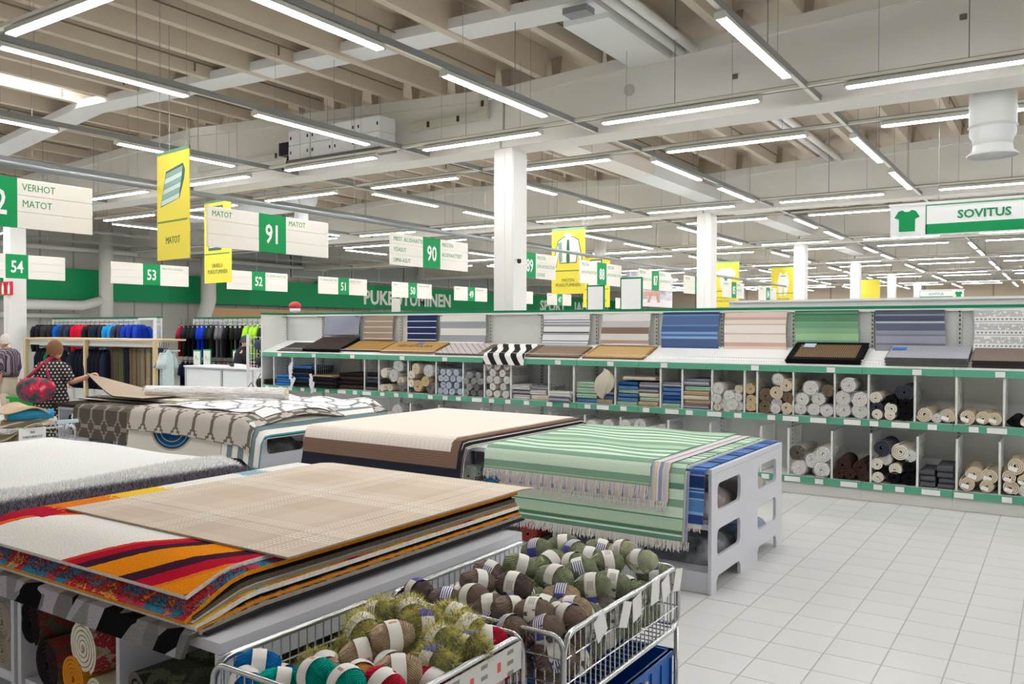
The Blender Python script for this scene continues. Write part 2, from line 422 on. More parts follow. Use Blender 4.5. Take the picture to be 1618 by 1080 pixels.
def trellis(name, base, line, cw=.3, ch=.36, lw=.1, grain=.12):
    p = P(name, .95, 0, .05); u, v = p.uv()
    def cell(ou, ov):
        a = (((u + ou) / cw).fr() - .5).ab() * 2; b = (((v + ov) / ch).fr() - .5).ab() * 2
        d1 = (a / .98).mx(b / .52); d2 = (a / .56).mx(b / .98); d3 = (a / .80).mx(b / .74)
        return d1.mn(d2).mn(d3)
    l1 = (cell(0, 0) - .95).ab().lt(lw)
    return p.out(p.mix(p.grain(lin(*base), 260, grain, uv=True), p.grain(lin(*line), 260, grain, uv=True), l1))
G1, G2, G3, G4, G5 = (182, 212, 186), (136, 172, 150), (104, 146, 122), (208, 230, 208), (196, 204, 164)
GREENRAG = stripes('green_rag_weave', [(6, G1), (1, G5), (5, G2), (.6, (60, 90, 70)), (6, G1), (8, G3), (1.4, G4), (3, (84, 128, 104)), (1.2, G5), (8, G1), (1, G3), (8, G4), (6, G2), (8, G4), (5, G3)], .62)
GREENTOP = stripes('light_green_rag_weave', [(5, G1), (.7, G3), (5, G1), (1, G5), (6, (158, 194, 168)), (.6, (70, 100, 80)), (6, G2), (1, G5), (5, G2), (9, G4), (8, G2), (8, G4), (9, G2), (9, (216, 238, 216)), (9, G2), (8, G4), (8, (120, 160, 134))], 1.05)
B1, B2, B3, B4 = (62, 100, 158), (88, 132, 190), (36, 58, 106), (132, 176, 222)
BLUERAG = stripes('blue_rag_weave', [(5, B2), (1, B4), (4, B1), (1, B4), (1, B3), (1, B4), (8, B3), (1, (150, 150, 190)), (6, B1), (1, B4), (6, (58, 72, 130)), (2, B4), (3, B2)], .42)
CREAMRAG = stripes('cream_lilac_rag_weave', [(5, (228, 208, 186)), (2, (240, 236, 230)), (5, (150, 160, 196)), (2, (228, 208, 186)), (4, (196, 200, 216))], .1, 'u')
BEIGE_PLAID = plaid(); WAVES = waves()
SPECK = speckle('teal_red_speckle_pile', [(208, 50, 62), (228, 130, 60), (110, 100, 150), (60, 140, 168), (40, 116, 146), (210, 60, 70), (184, 44, 60), (232, 164, 70), (90, 156, 176)])
SPECK2 = speckle('orange_red_pile', [(170, 20, 50), (196, 30, 40), (240, 130, 20), (250, 190, 30), (30, 150, 170), (240, 230, 210)], 4)
PATCH = patches()
DARKSHAG = shagmat('dark_brown_pile', (54, 48, 46), .6); CREAMSHAG = shagmat('cream_pile', (222, 214, 196), .35); GREYMIX = speckle('grey_mottled_pile', [(130, 122, 112), (70, 66, 64), (160, 152, 140), (100, 96, 92)], 12)
BROWNMIX = speckle('rust_mottled_pile', [(150, 90, 40), (90, 60, 40), (190, 120, 50), (60, 50, 44)], 12)
CHAR = cloth(48, 47, 50); BLACKB = cloth(20, 19, 20); ORANGEB = cloth(232, 150, 40); WHITEB = cloth(240, 238, 232); GREYB = cloth(140, 136, 130); TAUPEB = cloth(150, 138, 124); CREAMB = cloth(226, 214, 200)
WSHAG = shagmat('white_shag', (250, 250, 250), .06, 90); GSHAG = shagmat('lilac_grey_shag', (108, 102, 116), .6, 150); BSHAG = shagmat('sand_pile', (176, 164, 142), .5, 130)
CREAMRIB = stripes('cream_ribbed_weave', [(3, (240, 229, 218)), (2, (243, 236, 228))], .05, 'u', 300, .1)
BROWNRIB = stripes('brown_ribbed_weave', [(3, (138, 110, 98)), (1, (112, 90, 74))], .016, 'v', 300, .1); NAVYM = cloth(44, 46, 58, 200, .2)
TRELG = trellis('taupe_trellis_weave', (198, 190, 182), (112, 106, 98)); TRELD = trellis('charcoal_trellis_weave', (92, 86, 78), (150, 142, 130), .28, .34, .07)
TRELW = trellis('white_trellis_weave', (244, 243, 244), (120, 120, 128), .42, .36, .06)
TEALSTR = stripes('teal_white_stripe_weave', [(1, (240, 238, 232)), (1, (120, 140, 146))], .17, 'u', 300, .1); TEALB = cloth(40, 176, 190)
# ================================================================ draped rugs
def rug(name, label, x0, x1, y0, y1, ex0, ex1, ey0, ey1, z, th, top, edge, back=None, r=.05, ang=85, rx=.05, angx=85, wav=None, nu=26, nv=30, parent=None, uvo=(0, 0), cat='rug', group=None, sag=0):
    """a rug laid over a support whose edges are ex0..ex1 / ey0..ey1; what reaches beyond an edge bends down round it"""
    A, AX = R(ang), R(angx)
    def bend(s, e0, e1, rr, am):
        for e, sg, d in ((e0, -1, e0 - s), (e1, 1, s - e1)):
            if d > 0:
                a = min(d / rr, am); rest = max(0, d - rr * am)
                return e + sg * (rr * sin(a) + rest * cos(am)), rr * (1 - cos(a)) + rest * sin(am), sg * a
        return s, 0, 0
    def pt(off):
        def fn(s, t):
            px, dx, ax = bend(s, ex0, ex1, rx, AX); py, dy, ay = bend(t, ey0, ey1, r, A)
            w_ = wav(s, t) if wav else 0
            n = Vector((sin(ax), sin(ay), max(.05, cos(ax) * cos(ay)))).normalized()
            return Vector((px, py, z - dx - dy + w_)) + n * off
        return fn
    m = MB(); m.grid(pt(th), nu, nv, x0, x1, y0, y1); nt = (nu + 1) * (nv + 1)
    m.cur = 2; m.grid(pt(0), nu, nv, x0, x1, y0, y1, flip=True)
    m.cur = 1; ix = lambda i, j, k: k * nt + j * (nu + 1) + i
    for i in range(nu):
        m.face((ix(i, 0, 1), ix(i + 1, 0, 1), ix(i + 1, 0, 0), ix(i, 0, 0))); m.face((ix(i + 1, nv, 1), ix(i, nv, 1), ix(i, nv, 0), ix(i + 1, nv, 0)))
    for j in range(nv):
        m.face((ix(0, j + 1, 1), ix(0, j, 1), ix(0, j, 0), ix(0, j + 1, 0))); m.face((ix(nu, j, 1), ix(nu, j + 1, 1), ix(nu, j + 1, 0), ix(nu, j, 0)))
    me = m.mesh(name, (top, edge, back or edge), True)
    me.set_sharp_from_angle(angle=R(50))
    o = O(name, me, parent)
    o['_'] = 0; del o['_']
    if not parent: tag(o, label, cat, group)
    o_pt = pt(th); RUGPT[o.name] = o_pt
    return o
RUGPT = {}
def fringe(o, xa, xb, y, n, L, mat_, name='fringe', dx=0):
    """loose warp threads along the edge at unrolled y"""
    f = RUGPT[o.name]; m = MB(); rr = random.Random(int(n + xa * 100))
    for i in range(n):
        s = xa + (xb - xa) * (i + rr.random()) / n; a = f(s, y); b = f(s, y + .02); d = (a - b).normalized(); l = L * rr.uniform(.7, 1.15)
        e = a + d * l * .6 + Vector((rr.uniform(-.006, .006), rr.uniform(-.012, .004), 0)); g = e + Vector((rr.uniform(-.006, .006), rr.uniform(-.008, .004), -l * .4))
        wd = .0022; k = len(m.v)
        for q in (a, e, g): m.v += [tuple(q + Vector((-wd, -.001, 0))), tuple(q + Vector((wd, -.001, 0)))]
        m.face((k, k + 1, k + 3, k + 2)); m.face((k + 2, k + 3, k + 5, k + 4))
    return tag(m.build(name, mat_, o), kind='stuff')
def pile(o, n, x0, x1, y0, y1, L, mats, wd=.003, name='pile', seed=1, lean=.6):
    """long tufts standing on a rug's face"""
    f = RUGPT[o.name]; rr = random.Random(seed); ms = [MB() for _ in mats]
    for i in range(n):
        s = rr.uniform(x0, x1); t = rr.uniform(y0, y1); a = f(s, t); m = ms[i % len(ms)]
        nx = (f(s + .004, t) - f(s - .004, t)).cross(f(s, t + .004) - f(s, t - .004)).normalized()
        d = (nx + Vector((rr.uniform(-1, 1), rr.uniform(-1, 1), rr.uniform(-.4, .4))) * lean).normalized(); l = L * rr.uniform(.6, 1.2); sd = d.cross(Vector((rr.uniform(-1, 1), rr.uniform(-1, 1), .5))).normalized() * wd
        k = len(m.v); m.v += [tuple(a - sd), tuple(a + sd), tuple(a + d * l)]; m.face((k, k + 1, k + 2))
    for m, q in zip(ms, mats): tag(m.build(name, q, o), kind='stuff')
# ================================================================ display tables
def rrect(y0, y1, z0, z1, r=.05, n=4):
    pts = []
    for cy, cz, a0 in ((y1 - r, z1 - r, 0), (y0 + r, z1 - r, 90), (y0 + r, z0 + r, 180), (y1 - r, z0 + r, 270)):
        for i in range(n + 1): a = R(a0 + 90 * i / n); pts.append((cy + r * cos(a), cz + r * sin(a)))
    return pts
def panel_mesh(L=1.77, H=.862, T=.025):
    """end panel with four rounded openings and three feet"""
    import bmesh
    outer = [(0, 0), (.11, 0), (.11, .07), (.15, .11), (.61, .11), (.65, .07), (.65, 0), (1.08, 0), (1.08, .07), (1.12, .11), (1.58, .11), (1.61, .07), (1.61, 0), (L, 0), (L, H), (0, H)]
    holes = [rrect(a, a + .52, z0, z0 + .2) for a in (.12, 1.075) for z0 in (.25, .585)]
    bm = bmesh.new(); edges = []
    for loop in [outer] + holes:
        vs_ = [bm.verts.new((0, y, z)) for y, z in loop]
        for i in range(len(vs_)): edges.append(bm.edges.new((vs_[i], vs_[(i + 1) % len(vs_)])))
    bmesh.ops.triangle_fill(bm, edges=edges, use_beauty=True, use_dissolve=False)
    r = bmesh.ops.extrude_face_region(bm, geom=bm.faces[:]); bmesh.ops.translate(bm, verts=[v for v in r['geom'] if isinstance(v, bmesh.types.BMVert)], vec=(T, 0, 0))
    bmesh.ops.recalc_face_normals(bm, faces=bm.faces[:]); me = bpy.data.meshes.new('end_panel'); bm.to_mesh(me); bm.free(); me.materials.append(TABLEW); return me
PANEL = panel_mesh(); UW, UL = 1.26, 1.77
topm = MB().box(-UW, 0, 0, UL, .864, .9).mesh('top', (TABLEW,)); sh1 = MB().box(-UW + .03, -.03, .03, UL - .03, .47, .495).mesh('shelf', (TABLEW,)); sh2 = MB().box(-UW + .03, -.03, .03, UL - .03, .13, .155).mesh('shelf', (TABLEW,))
divm = MB().box(-UW / 2 - .011, -UW / 2 + .011, .04, UL - .04, .155, .862).mesh('divider', (TABLEW,)); kick = MB().box(-UW + .03, -.03, .01, .028, 0, .15).mesh('kick_plate', (TABLEW,)); lip = MB().box(-UW + .03, -.03, .012, .03, .46, .5).mesh('shelf_lip', (TABLEW,))
def table(xr, y, label):
    e = E('display_table', label, 'table', (xr, y, 0), 0, 'white rug display tables')
    O('top', topm, e); O('end_panel', PANEL, e, (-.025, 0, 0)); O('end_panel', PANEL, e, (-UW, 0, 0))
    for m_ in (sh1, sh2, kick, lip): O(m_.name.split('.')[0], m_, e)
    O('divider', divm, e); return e
Y1, Y2 = 1.7, 5.77
table(-2.23, Y1, 'white display table under the beige plaid rug, next to the yarn bins')
table(-3.52, Y1, 'white display table under the red and orange wave rug')
table(-4.81, Y1, 'white display table under the white shag rug')
table(-6.10, Y1, 'white display table at the far side of the white shag rug')
table(-2.10, Y2, 'white display table with oval-cornered end panel openings under the blue rag rug')
table(-3.39, Y2, 'white display table under the left side of the light green rag rug')
table(-4.68, Y2, 'white display table under the cream and brown ribbed rugs')
table(-6.95, Y2, 'white display table under the taupe trellis rug and the teal striped rug')
table(-8.24, Y2, 'white display table under the left half of the taupe trellis rug')
table(-9.53, Y2, 'white display table under the dark charcoal trellis rug')
# ---- stack on the near table
z = .902
DX0, DX1 = -3.6, -2.30
def D(label, th, top, edge, x1, y0, y1=3.62, x0=-3.9, ang=30, r=.30, ey0=1.95, ey1=3.7, **kw):
    global z
    o = rug('rug', label, x0, x1, y0, y1, -9, 9, ey0, ey1, z, th, top, edge, r=r, ang=ang, **kw); z += th + .0015; return o
D('grey shag rug with black patches hanging over the table front, bottom of the stack', .018, PATCH, cloth(96, 92, 88), -2.34, 1.61, 3.45, ang=80, r=.03, ey0=1.685)
D('thin charcoal mat edge near the bottom of the colourful rug stack', .008, CHAR, CHAR, -2.31, 1.71, ang=4)
D('mottled grey rug with pale binding low in the colourful stack', .015, GREYMIX, cloth(176, 168, 158), -2.33, 1.70, ang=6)
D('rust brown rug with orange binding low in the colourful stack', .012, BROWNMIX, ORANGEB, -2.34, 1.70, ang=8)
D('black rug between orange and white bound rugs in the stack', .01, BLACKB, BLACKB, -2.35, 1.71, ang=11)
D('orange, crimson and teal pile rug with white binding within the stack', .018, SPECK2, WHITEB, -2.345, 1.69, ang=14)
D('cream rug with grey binding in the middle of the stack', .014, CREAMSHAG, cloth(150, 142, 130), -2.36, 1.69, ang=17)
D('dark brown shaggy rug in the upper half of the stack', .018, DARKSHAG, cloth(96, 90, 82), -2.37, 1.70, ang=20)
D('black bound charcoal rug below the teal and red speckled rug', .009, CHAR, BLACKB, -2.39, 1.69, ang=23)
o = D('teal and red speckled pile rug with orange binding, under the wave rug', .016, SPECK, ORANGEB, -2.38, 1.66, 3.66, ang=28)
pile(o, 9000, -3.9, -2.38, 1.68, 1.95, .011, [cloth(30, 120, 146), cloth(190, 34, 54), cloth(224, 120, 40), cloth(70, 60, 120)], .002, seed=3)
o = D('red, orange and white wave-patterned rug sticking out beneath the beige plaid rug', .016, WAVES, WHITEB, -2.44, 1.72, 3.60, -3.97, ang=20, uvo=(0, 0))
o = D('beige flat-woven rug with white dashed plaid lines, on top of the colourful stack', .008, BEIGE_PLAID, cloth(176, 160, 142), -2.32, 2.06, 3.74, -3.80, ang=8, ey1=3.6, r=.5)
# ---- shag stack on the next tables
zz = .902
def Eo(label, th, top, edge, x0, x1, y0, y1, **kw):
    global zz
    o = rug('rug', label, x0, x1, y0, y1, -6.9, kw.pop('ex1', -4.25), kw.pop('ey0', 1.9), 3.5, zz, th, top, edge, r=.12, ang=60, rx=.12, angx=40, **kw); zz += th + .002; return o
Eo('sand coloured looped rug at the bottom of the shag rug stack', .02, BSHAG, cloth(150, 140, 122), -6.6, -3.93, 1.75, 3.62, ex1=-4.1)
Eo('dark rug hidden below the lilac grey shag rug', .02, DARKSHAG, BLACKB, -6.5, -4.06, 1.85, 3.6, ex1=-4.12)
o = Eo('lilac grey long-pile shag rug below the white shag rug', .045, GSHAG, cloth(60, 56, 62), -6.5, -4.02, 1.85, 3.66, ex1=-4.14)
pile(o, 52000, -4.62, -4.0, 1.85, 3.68, .04, [plain(140, 132, 150, .6), plain(84, 78, 92, .6), plain(190, 184, 200, .5), plain(50, 46, 54, .7)], .0022, seed=5, lean=.8)
_rr = random.Random(4)
o = Eo('bright white long-pile shag rug on top of the shag stack', .05, WSHAG, WSHAG, -6.7, -4.5, 1.8, 3.74, ex1=-4.6, wav=lambda s, t: .012 * sin(s * 5) * sin(t * 4 + 1) - .0, nu=40, nv=40)
pile(o, 8000, -4.66, -4.49, 1.85, 3.75, .026, [plain(252, 252, 252, .7), plain(250, 250, 250, .7)], .003, seed=6, lean=.5)
# ---- green rag rugs on the end table of the second row
FRM = plain(226, 220, 214, .9)
zz = .902
o = rug('rug', 'blue striped rag rug along the open end panel, lowest of the rag rugs', -3.3, -2.13, 5.42 - .08, 7.62, -9, 9, 5.74, 7.56, zz, .008, BLUERAG, cloth(60, 90, 150), r=.02); fringe(o, -2.5, -2.14, 5.34, 60, .05, FRM)
o = rug('rug', 'cream and lilac rag rug peeking out at the front under the green rag rugs', -3.5, -2.24, 5.19, 7.6, -9, 9, 5.73, 7.56, zz + .009, .007, CREAMRAG, CREAMB, r=.025); fringe(o, -3.5, -2.22, 5.19, 200, .06, FRM)
o = rug('rug', 'long green striped rag rug hanging lowest at the front of the table', -3.78, -2.27, 5.17, 7.62, -9, 9, 5.72, 7.56, zz + .017, .008, GREENRAG, cloth(110, 170, 130), r=.03); fringe(o, -3.78, -2.28, 5.17, 330, .07, FRM)
o = rug('rug', 'lilac and cream rag rug with fringe just below the top green rug', -3.85, -2.38, 5.42, 7.58, -9, 9, 5.71, 7.56, zz + .026, .007, CREAMRAG, cloth(90, 100, 150), r=.035, uvo=(0, .1)); fringe(o, -3.85, -2.39, 5.42, 330, .075, FRM)
o = rug('rug', 'light green striped rag rug on top with white fringe at the front', -4.0, -2.52, 5.50, 7.56, -9, 9, 5.70, 7.56, zz + .034, .008, GREENTOP, cloth(120, 176, 140), r=.04, wav=lambda s, t: .006 * sin(s * 7 + t * 5) * (1 if t > 5.8 else 0)); fringe(o, -4.0, -2.53, 5.50, 330, .075, FRM)
# ---- cream and brown ribbed rugs
zz = .902
ed = [('narrow dark and white edged mat at the bottom of the ribbed rug stack', cloth(60, 56, 56), WHITEB, -4.16, 5.10, .010), ('taupe backed mat with pale edge in the ribbed rug stack', cloth(80, 70, 66), WHITEB, -4.17, 5.2, .010),
      ('navy mat with dark edge hanging below the brown ribbed rug', NAVYM, cloth(50, 48, 54), -4.19, 5.24, .016), ('dark mat with white edge just below the brown ribbed rug', NAVYM, WHITEB, -4.2, 5.30, .010),
      ('brown ribbed rug hanging below the cream rug at the table front', BROWNRIB, cloth(112, 84, 72), -4.22, 5.40, .014), ('cream ribbed rug on top of the brown rug stack', CREAMRIB, CREAMB, -4.3, 5.52, .012)]
for lb, tp, egd, x1, y0, th in ed:
    rug('rug', lb, -6.05, x1, y0, 7.75, -9, 9, 5.66 + .0, 7.7, zz, th, tp, egd, r=.06, ang=78); zz += th + .002
# ---- taupe trellis stack
zz = .902
def sagw(a): return lambda s, t: a * max(0, (s + 7.7)) * sin(pi * max(0, min(1, (t - 5.75) / 1.8)))
for lb, tp, egd, x1, y0, th, sg in (('cream medallion rug with blue oval motif hanging below the taupe trellis rug', None, cloth(220, 214, 204), -7.02, 5.2, .012, 0),
      ('black rug with white binding drooping over the right side of the trellis stack', cloth(40, 42, 50), WHITEB, -6.72, 5.25, .014, 1), ('charcoal rug with gold stitched edge below the teal striped rug', cloth(34, 32, 34), cloth(150, 130, 90), -6.75, 5.28, .012, 1),
      ('teal bound rug with grey diagonal stripes under the taupe trellis rug', TEALSTR, TEALB, -6.70, 5.3, .016, 1)):
    if tp is None:
        p = P('medallion_weave', .95, 0, .05); u, v = p.uv(); a = (u + 8.2) / .34; b = (v - 5.55) / .2; d = a * a + b * b
        c = p.mix(lin(226, 222, 212), lin(196, 176, 140), d.lt(1.2)); c = p.mix(c, lin(30, 78, 120), d.lt(.98)); rg = ((d * 9).sin()).ab().lt(.18) * d.lt(.9); tp = p.out(p.mix(c, lin(190, 196, 196), rg))
    rug('rug', lb, -9.0 if not sg else -7.32, x1, y0, 7.62, -9.5, -7.02, 5.72, 7.6, zz, th, tp, egd, r=.07, ang=82, rx=.09, angx=30 if sg else 5, nu=36); zz += th + .003
zz += .02
wv = lambda s, t: .05 * max(0, min(1, (s + 7.9) / .7)) * (sin((t - 5.9) * 3.6) + .25)
rug('rug', 'taupe trellis-patterned rug with wavy edge hanging over the front of its table', -9.0, -6.86, 5.42, 7.66, -9.5, -7.1, 5.72, 7.6, zz, .014, TRELG, cloth(120, 112, 102), r=.08, ang=80, rx=.2, angx=25, wav=wv, nu=44, nv=44); zz += .02
rug('rug', 'white rug with large grey trellis lying rumpled on the taupe trellis rug', -8.75, -6.95, 5.84, 7.66, -9.5, -7.15, 5.6, 7.65, zz, .012, TRELW, cloth(110, 106, 104), rx=.2, angx=20, wav=lambda s, t: wv(s, t) + .018 * sin(s * 9 + t * 3) * sin(t * 6), nu=44, nv=44)
# ---- dark trellis stack further back, its top rug lifted by the shopper
zz = .902
for lb, tp, x1, x0, y0, th in (('stacked brown rugs edge beside the charcoal trellis rug', cloth(74, 62, 54), -9.66, -10.86, 5.72, .02), ('dark brown low-pile rug in the stack beside the shopper', cloth(58, 50, 44), -9.66, -10.86, 5.70, .02)):
    rug('rug', lb, x0, x1, y0, 7.6, -12, -9, 5.7, 7.6, zz, th, tp, tp); zz += th + .002
o = rug('rug', 'charcoal trellis-patterned rug hanging over the table front beside the spotted dress', -10.2, -9.06, 5.30, 7.6, -12, -9, 5.70, 7.6, zz, .012, TRELD, cloth(190, 180, 160), r=.05, ang=88, nu=20, nv=40); zz += .014
rug('rug', 'pale grey flat rug in the stack behind the charcoal trellis rug', -10.9, -9.0, 6.1, 7.7, -13, -8, 5, 8, zz, .012, cloth(216, 210, 202), cloth(70, 66, 64)); zz += .014
rug('rug', 'dark edged cream rug near the top of the far stack', -10.9, -8.95, 6.2, 7.75, -13, -8, 5, 8, zz, .014, cloth(90, 86, 84), cloth(60, 56, 56)); zz += .016
rug('rug', 'cream top rug of the far stack behind the shopper', -10.7, -8.98, 6.25, 7.75, -13, -8, 5, 8, zz, .03, cloth(230, 224, 214), cloth(222, 214, 204)); zz += .03
lift = lambda s, t: .27 * max(0, min(1, (-9.98 - s) / .6)) ** 1.3 * max(0, 1 - max(0, t - 6.03) / .9)
rug('rug', 'beige rug whose corner the shopper in the spotted dress lifts up', -10.58, -9.35, 6.03, 7.4, -13, -8, 5, 8, 1.035, .014, cloth(186, 170, 150), cloth(60, 52, 46), cloth(110, 98, 84), wav=lift, nu=30, nv=20)
# ================================================================ wire bins with yarn
def loop_rr(a0, a1, b0, b1, r, fix, ax, n=5, corners=(1, 1, 1, 1)):
    """rounded rectangle path in the plane ax=fix; corners in order (a1,b1),(a0,b1),(a0,b0),(a1,b0)"""
    pts = []
    for (ca, cb, s0), rd in zip(((a1, b1, 0), (a0, b1, 90), (a0, b0, 180), (a1, b0, 270)), corners):
        q = r if rd else .004
        for i in range(n + 1):
            t = R(s0 + 90 * i / n); pts.append((ca - q * (1 if ca == a1 else -1) + q * cos(t), cb - q * (1 if cb == b1 else -1) + q * sin(t)))
    return [(fix, a, b) if ax == 'x' else ((a, fix, b) if ax == 'y' else (a, b, fix)) for a, b in pts]
def wire_bin(x0, x1, y0, y1, zt_, dep, label, gx=.036, shelf=None):
    e = E('wire_bin', label, 'wire bin', ((x0 + x1) / 2, (y0 + y1) / 2, 0)); ox, oy = (x0 + x1) / 2, (y0 + y1) / 2
    a0, a1, b0, b1 = x0 - ox, x1 - ox, y0 - oy, y1 - oy; zb = zt_ - dep
    for fx in (a0, a1): MB().tube(loop_rr(b0, b1, zb, zt_, .07, fx, 'x'), .011, 8, closed=True).build('side_frame', CHROME, e, True)
    for fy in (b0, b1): MB().tube(loop_rr(a0, a1, zb, zt_ - .005, .05, fy, 'y'), .009, 8, closed=True).build('end_frame', CHROME, e, True)
    for fx in (a0, a1):
        m = MB(); n = int((b1 - b0) / gx)
        for i in range(1, n): y = b0 + (b1 - b0) * i / n; m.tube([(fx, y, zb), (fx, y, zt_)], .0028, 5)
        for k in (.33, .67): m.tube([(fx, b0, zb + dep * k), (fx, b1, zb + dep * k)], .0035, 5)
        m.build('side_grid', CHROME, e)
    for fy in (b0, b1):
        m = MB(); n = int((a1 - a0) / gx)
        for i in range(1, n): x = a0 + (a1 - a0) * i / n; m.tube([(x, fy, zb), (x, fy, zt_ - .005)], .0028, 5)
        for k in (.33, .67): m.tube([(a0, fy, zb + dep * k), (a1, fy, zb + dep * k)], .0035, 5)
        m.build('end_grid', CHROME, e)
    m = MB(); n = int((b1 - b0) / .045)
    for i in range(n + 1): y = b0 + (b1 - b0) * i / n; m.tube([(a0, y, zb), (a1, y, zb)], .003, 5)
    for k in range(5): x = a0 + (a1 - a0) * k / 4; m.tube([(x, b0, zb - .005), (x, b1, zb - .005)], .004, 5)
    m.build('bottom_grid', CHROME, e)
    for x in (a0, a1):
        for y in (b0 + .02, b1 - .02):
            MB().tube([(x, y, .05), (x, y, zb)], .011, 8).build('leg', CHROME, e, True)
            MB().lathe([(.012, 0), (.03, .005), (.032, .025), (.03, .045), (.012, .05)], 12, (x, y, 0)).build('caster', BLACK, e, True)
    m = MB()
    for x in (a0, a1): m.tube([(x, b0, .22), (x, b1, .22)], .008, 6)
    for y in (b0, b1): m.tube([(a0, y, .22), (a1, y, .22)], .008, 6)
    m.build('lower_frame', CHROME, e, True)
    return e
bin1 = wire_bin(-2.13, -1.48, 1.60, 2.31, .90, .27, 'chrome wire bin of multicoloured yarn beside the beige plaid rug')
bin2 = wire_bin(-2.12, -1.36, 2.37, 3.34, .90, .25, 'chrome wire bin heaped with green and brown yarn balls')
# price strip and tags
LBL = P('price_strip_print', .5); u, v = LBL.uv(); f = (u * 7).fr(); LBL = LBL.out(LBL.mix(LBL.mix(lin(226, 226, 222), lin(150, 150, 148), f.gt(.25) * f.lt(.5) * ((v * 30).fr().lt(.4))), lin(232, 110, 90), f.gt(.86) * v.gt(.03) * v.lt(.06)))
st = MB().grid(lambda a, b: (.014, a - .36, .80 + b), 6, 1, 0, .69, 0, .09); st.grid(lambda a, b: (.011, a - .36, .80 + b), 6, 1, 0, .69, 0, .09, flip=True)
o = O('price_strip', st.mesh('price_strip', (LBL,)), None, (-1.48, 1.95, .0)); tag(o, 'printed price strip with red marks along the rim of the multicoloured yarn bin', 'price strip')
tagm = MB().prism([(0, 0), (.075, 0), (.075, .095), (0, .095)], .0015, 'x').mesh('price_tag', (PAPER,))
for i, (y, dz, a, nm) in enumerate(((2.58, .81, .5, 'nearest the camera'), (2.74, .82, -.3, 'second from the camera'), (2.86, .80, .2, 'third from the camera'), (3.02, .82, .05, 'fourth from the camera'), (3.14, .80, .35, 'second from the far end'), (3.24, .82, -.2, 'at the far corner'))):
    tag(O('price_tag', tagm, None, (-1.344, y, dz), (a, .08, 0)), 'white price tag on the green yarn bin rim, ' + nm, 'price tag', 'white tags on the green yarn bin')
# ---- one ball of yarn
def ball_mesh(L=.074, r=.05, seed=0, nu=36, nv=16):
    m = MB(); rr = random.Random(seed)
    def fn(a, b):
        th = 2 * pi * a; ph = pi * (b - .5); cx = sin(ph); rad = max(.0, cos(ph)) ** .82
        w_ = 1 + .022 * sin(9 * th + 16 * b) + .018 * sin(-7 * th + 22 * b) + .02 * sin(2 * th + seed)
        return (L * cx * (1 - .1 * (abs(cx) > .96)), r * rad * w_ * cos(th), r * rad * w_ * sin(th) * .94)
    m.grid(fn, nu, nv); me = m.mesh('yarn_ball', (BLACK,), True); return me
def yarnmat(name, c, c2=None, amt=.4):
    p = P(name, .95, 0, .05); x, y, z = p.ob()
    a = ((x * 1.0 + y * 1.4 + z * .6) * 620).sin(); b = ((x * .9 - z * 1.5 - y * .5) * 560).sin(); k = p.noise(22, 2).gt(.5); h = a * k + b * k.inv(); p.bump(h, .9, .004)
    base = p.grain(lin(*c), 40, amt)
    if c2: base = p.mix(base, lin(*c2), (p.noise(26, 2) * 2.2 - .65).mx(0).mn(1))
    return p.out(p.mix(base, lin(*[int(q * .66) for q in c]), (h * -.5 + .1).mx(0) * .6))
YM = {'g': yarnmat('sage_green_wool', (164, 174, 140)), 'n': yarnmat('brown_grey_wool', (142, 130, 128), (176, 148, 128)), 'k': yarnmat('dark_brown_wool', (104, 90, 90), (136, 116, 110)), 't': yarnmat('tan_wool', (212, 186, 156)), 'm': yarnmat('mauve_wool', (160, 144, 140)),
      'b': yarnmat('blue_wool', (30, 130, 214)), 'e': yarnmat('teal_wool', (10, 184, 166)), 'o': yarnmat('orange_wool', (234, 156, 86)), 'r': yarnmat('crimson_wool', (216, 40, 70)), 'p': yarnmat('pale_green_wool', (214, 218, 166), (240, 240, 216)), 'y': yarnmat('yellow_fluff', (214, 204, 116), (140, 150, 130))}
p = P('yarn_band_print', .6); u, v = p.uv(); blue = u.gt(.12) * u.lt(.42); bar = (v * 5).fr().lt(.45)
BANDB = p.out(p.mix(p.mix(lin(246, 244, 238), lin(84, 84, 176), blue * bar.mx(u.gt(.3))), lin(150, 146, 140), ((u - .7).ab().lt(.05) * (v - .5).ab().lt(.3) * (v * 7).fr().lt(.4))))
p = P('yarn_band_plain', .6); u, v = p.uv(); BANDW = p.out(p.mix(lin(248, 246, 242), lin(210, 150, 140), ((u - .25).ab().lt(.015)) * (v - .5).ab().lt(.3)))
def band_mesh(L=.074, r=.05, h=.021):
    m = MB()
    def fn(off):
        def f(a, b):
            x = (b - .5) * 2 * h; rad = r * max(.05, 1 - (x / L) ** 2) ** .41 * 1.045 + .0012 + off; th = 2 * pi * a; return (x, rad * cos(th), rad * sin(th) * .95)
        return f
    m.grid(fn(0), 28, 2); m.grid(fn(-.001), 28, 2, flip=True); return m.mesh('paper_band', (BANDB,), True)
BM = [ball_mesh(seed=s) for s in range(3)]; BB = band_mesh()
NAMES = {'g': 'sage green', 'n': 'brown grey', 't': 'tan', 'm': 'mauve brown', 'b': 'blue', 'e': 'teal', 'o': 'orange', 'r': 'crimson', 'p': 'pale green', 'y': 'fluffy yellow', 'k': 'dark brown'}
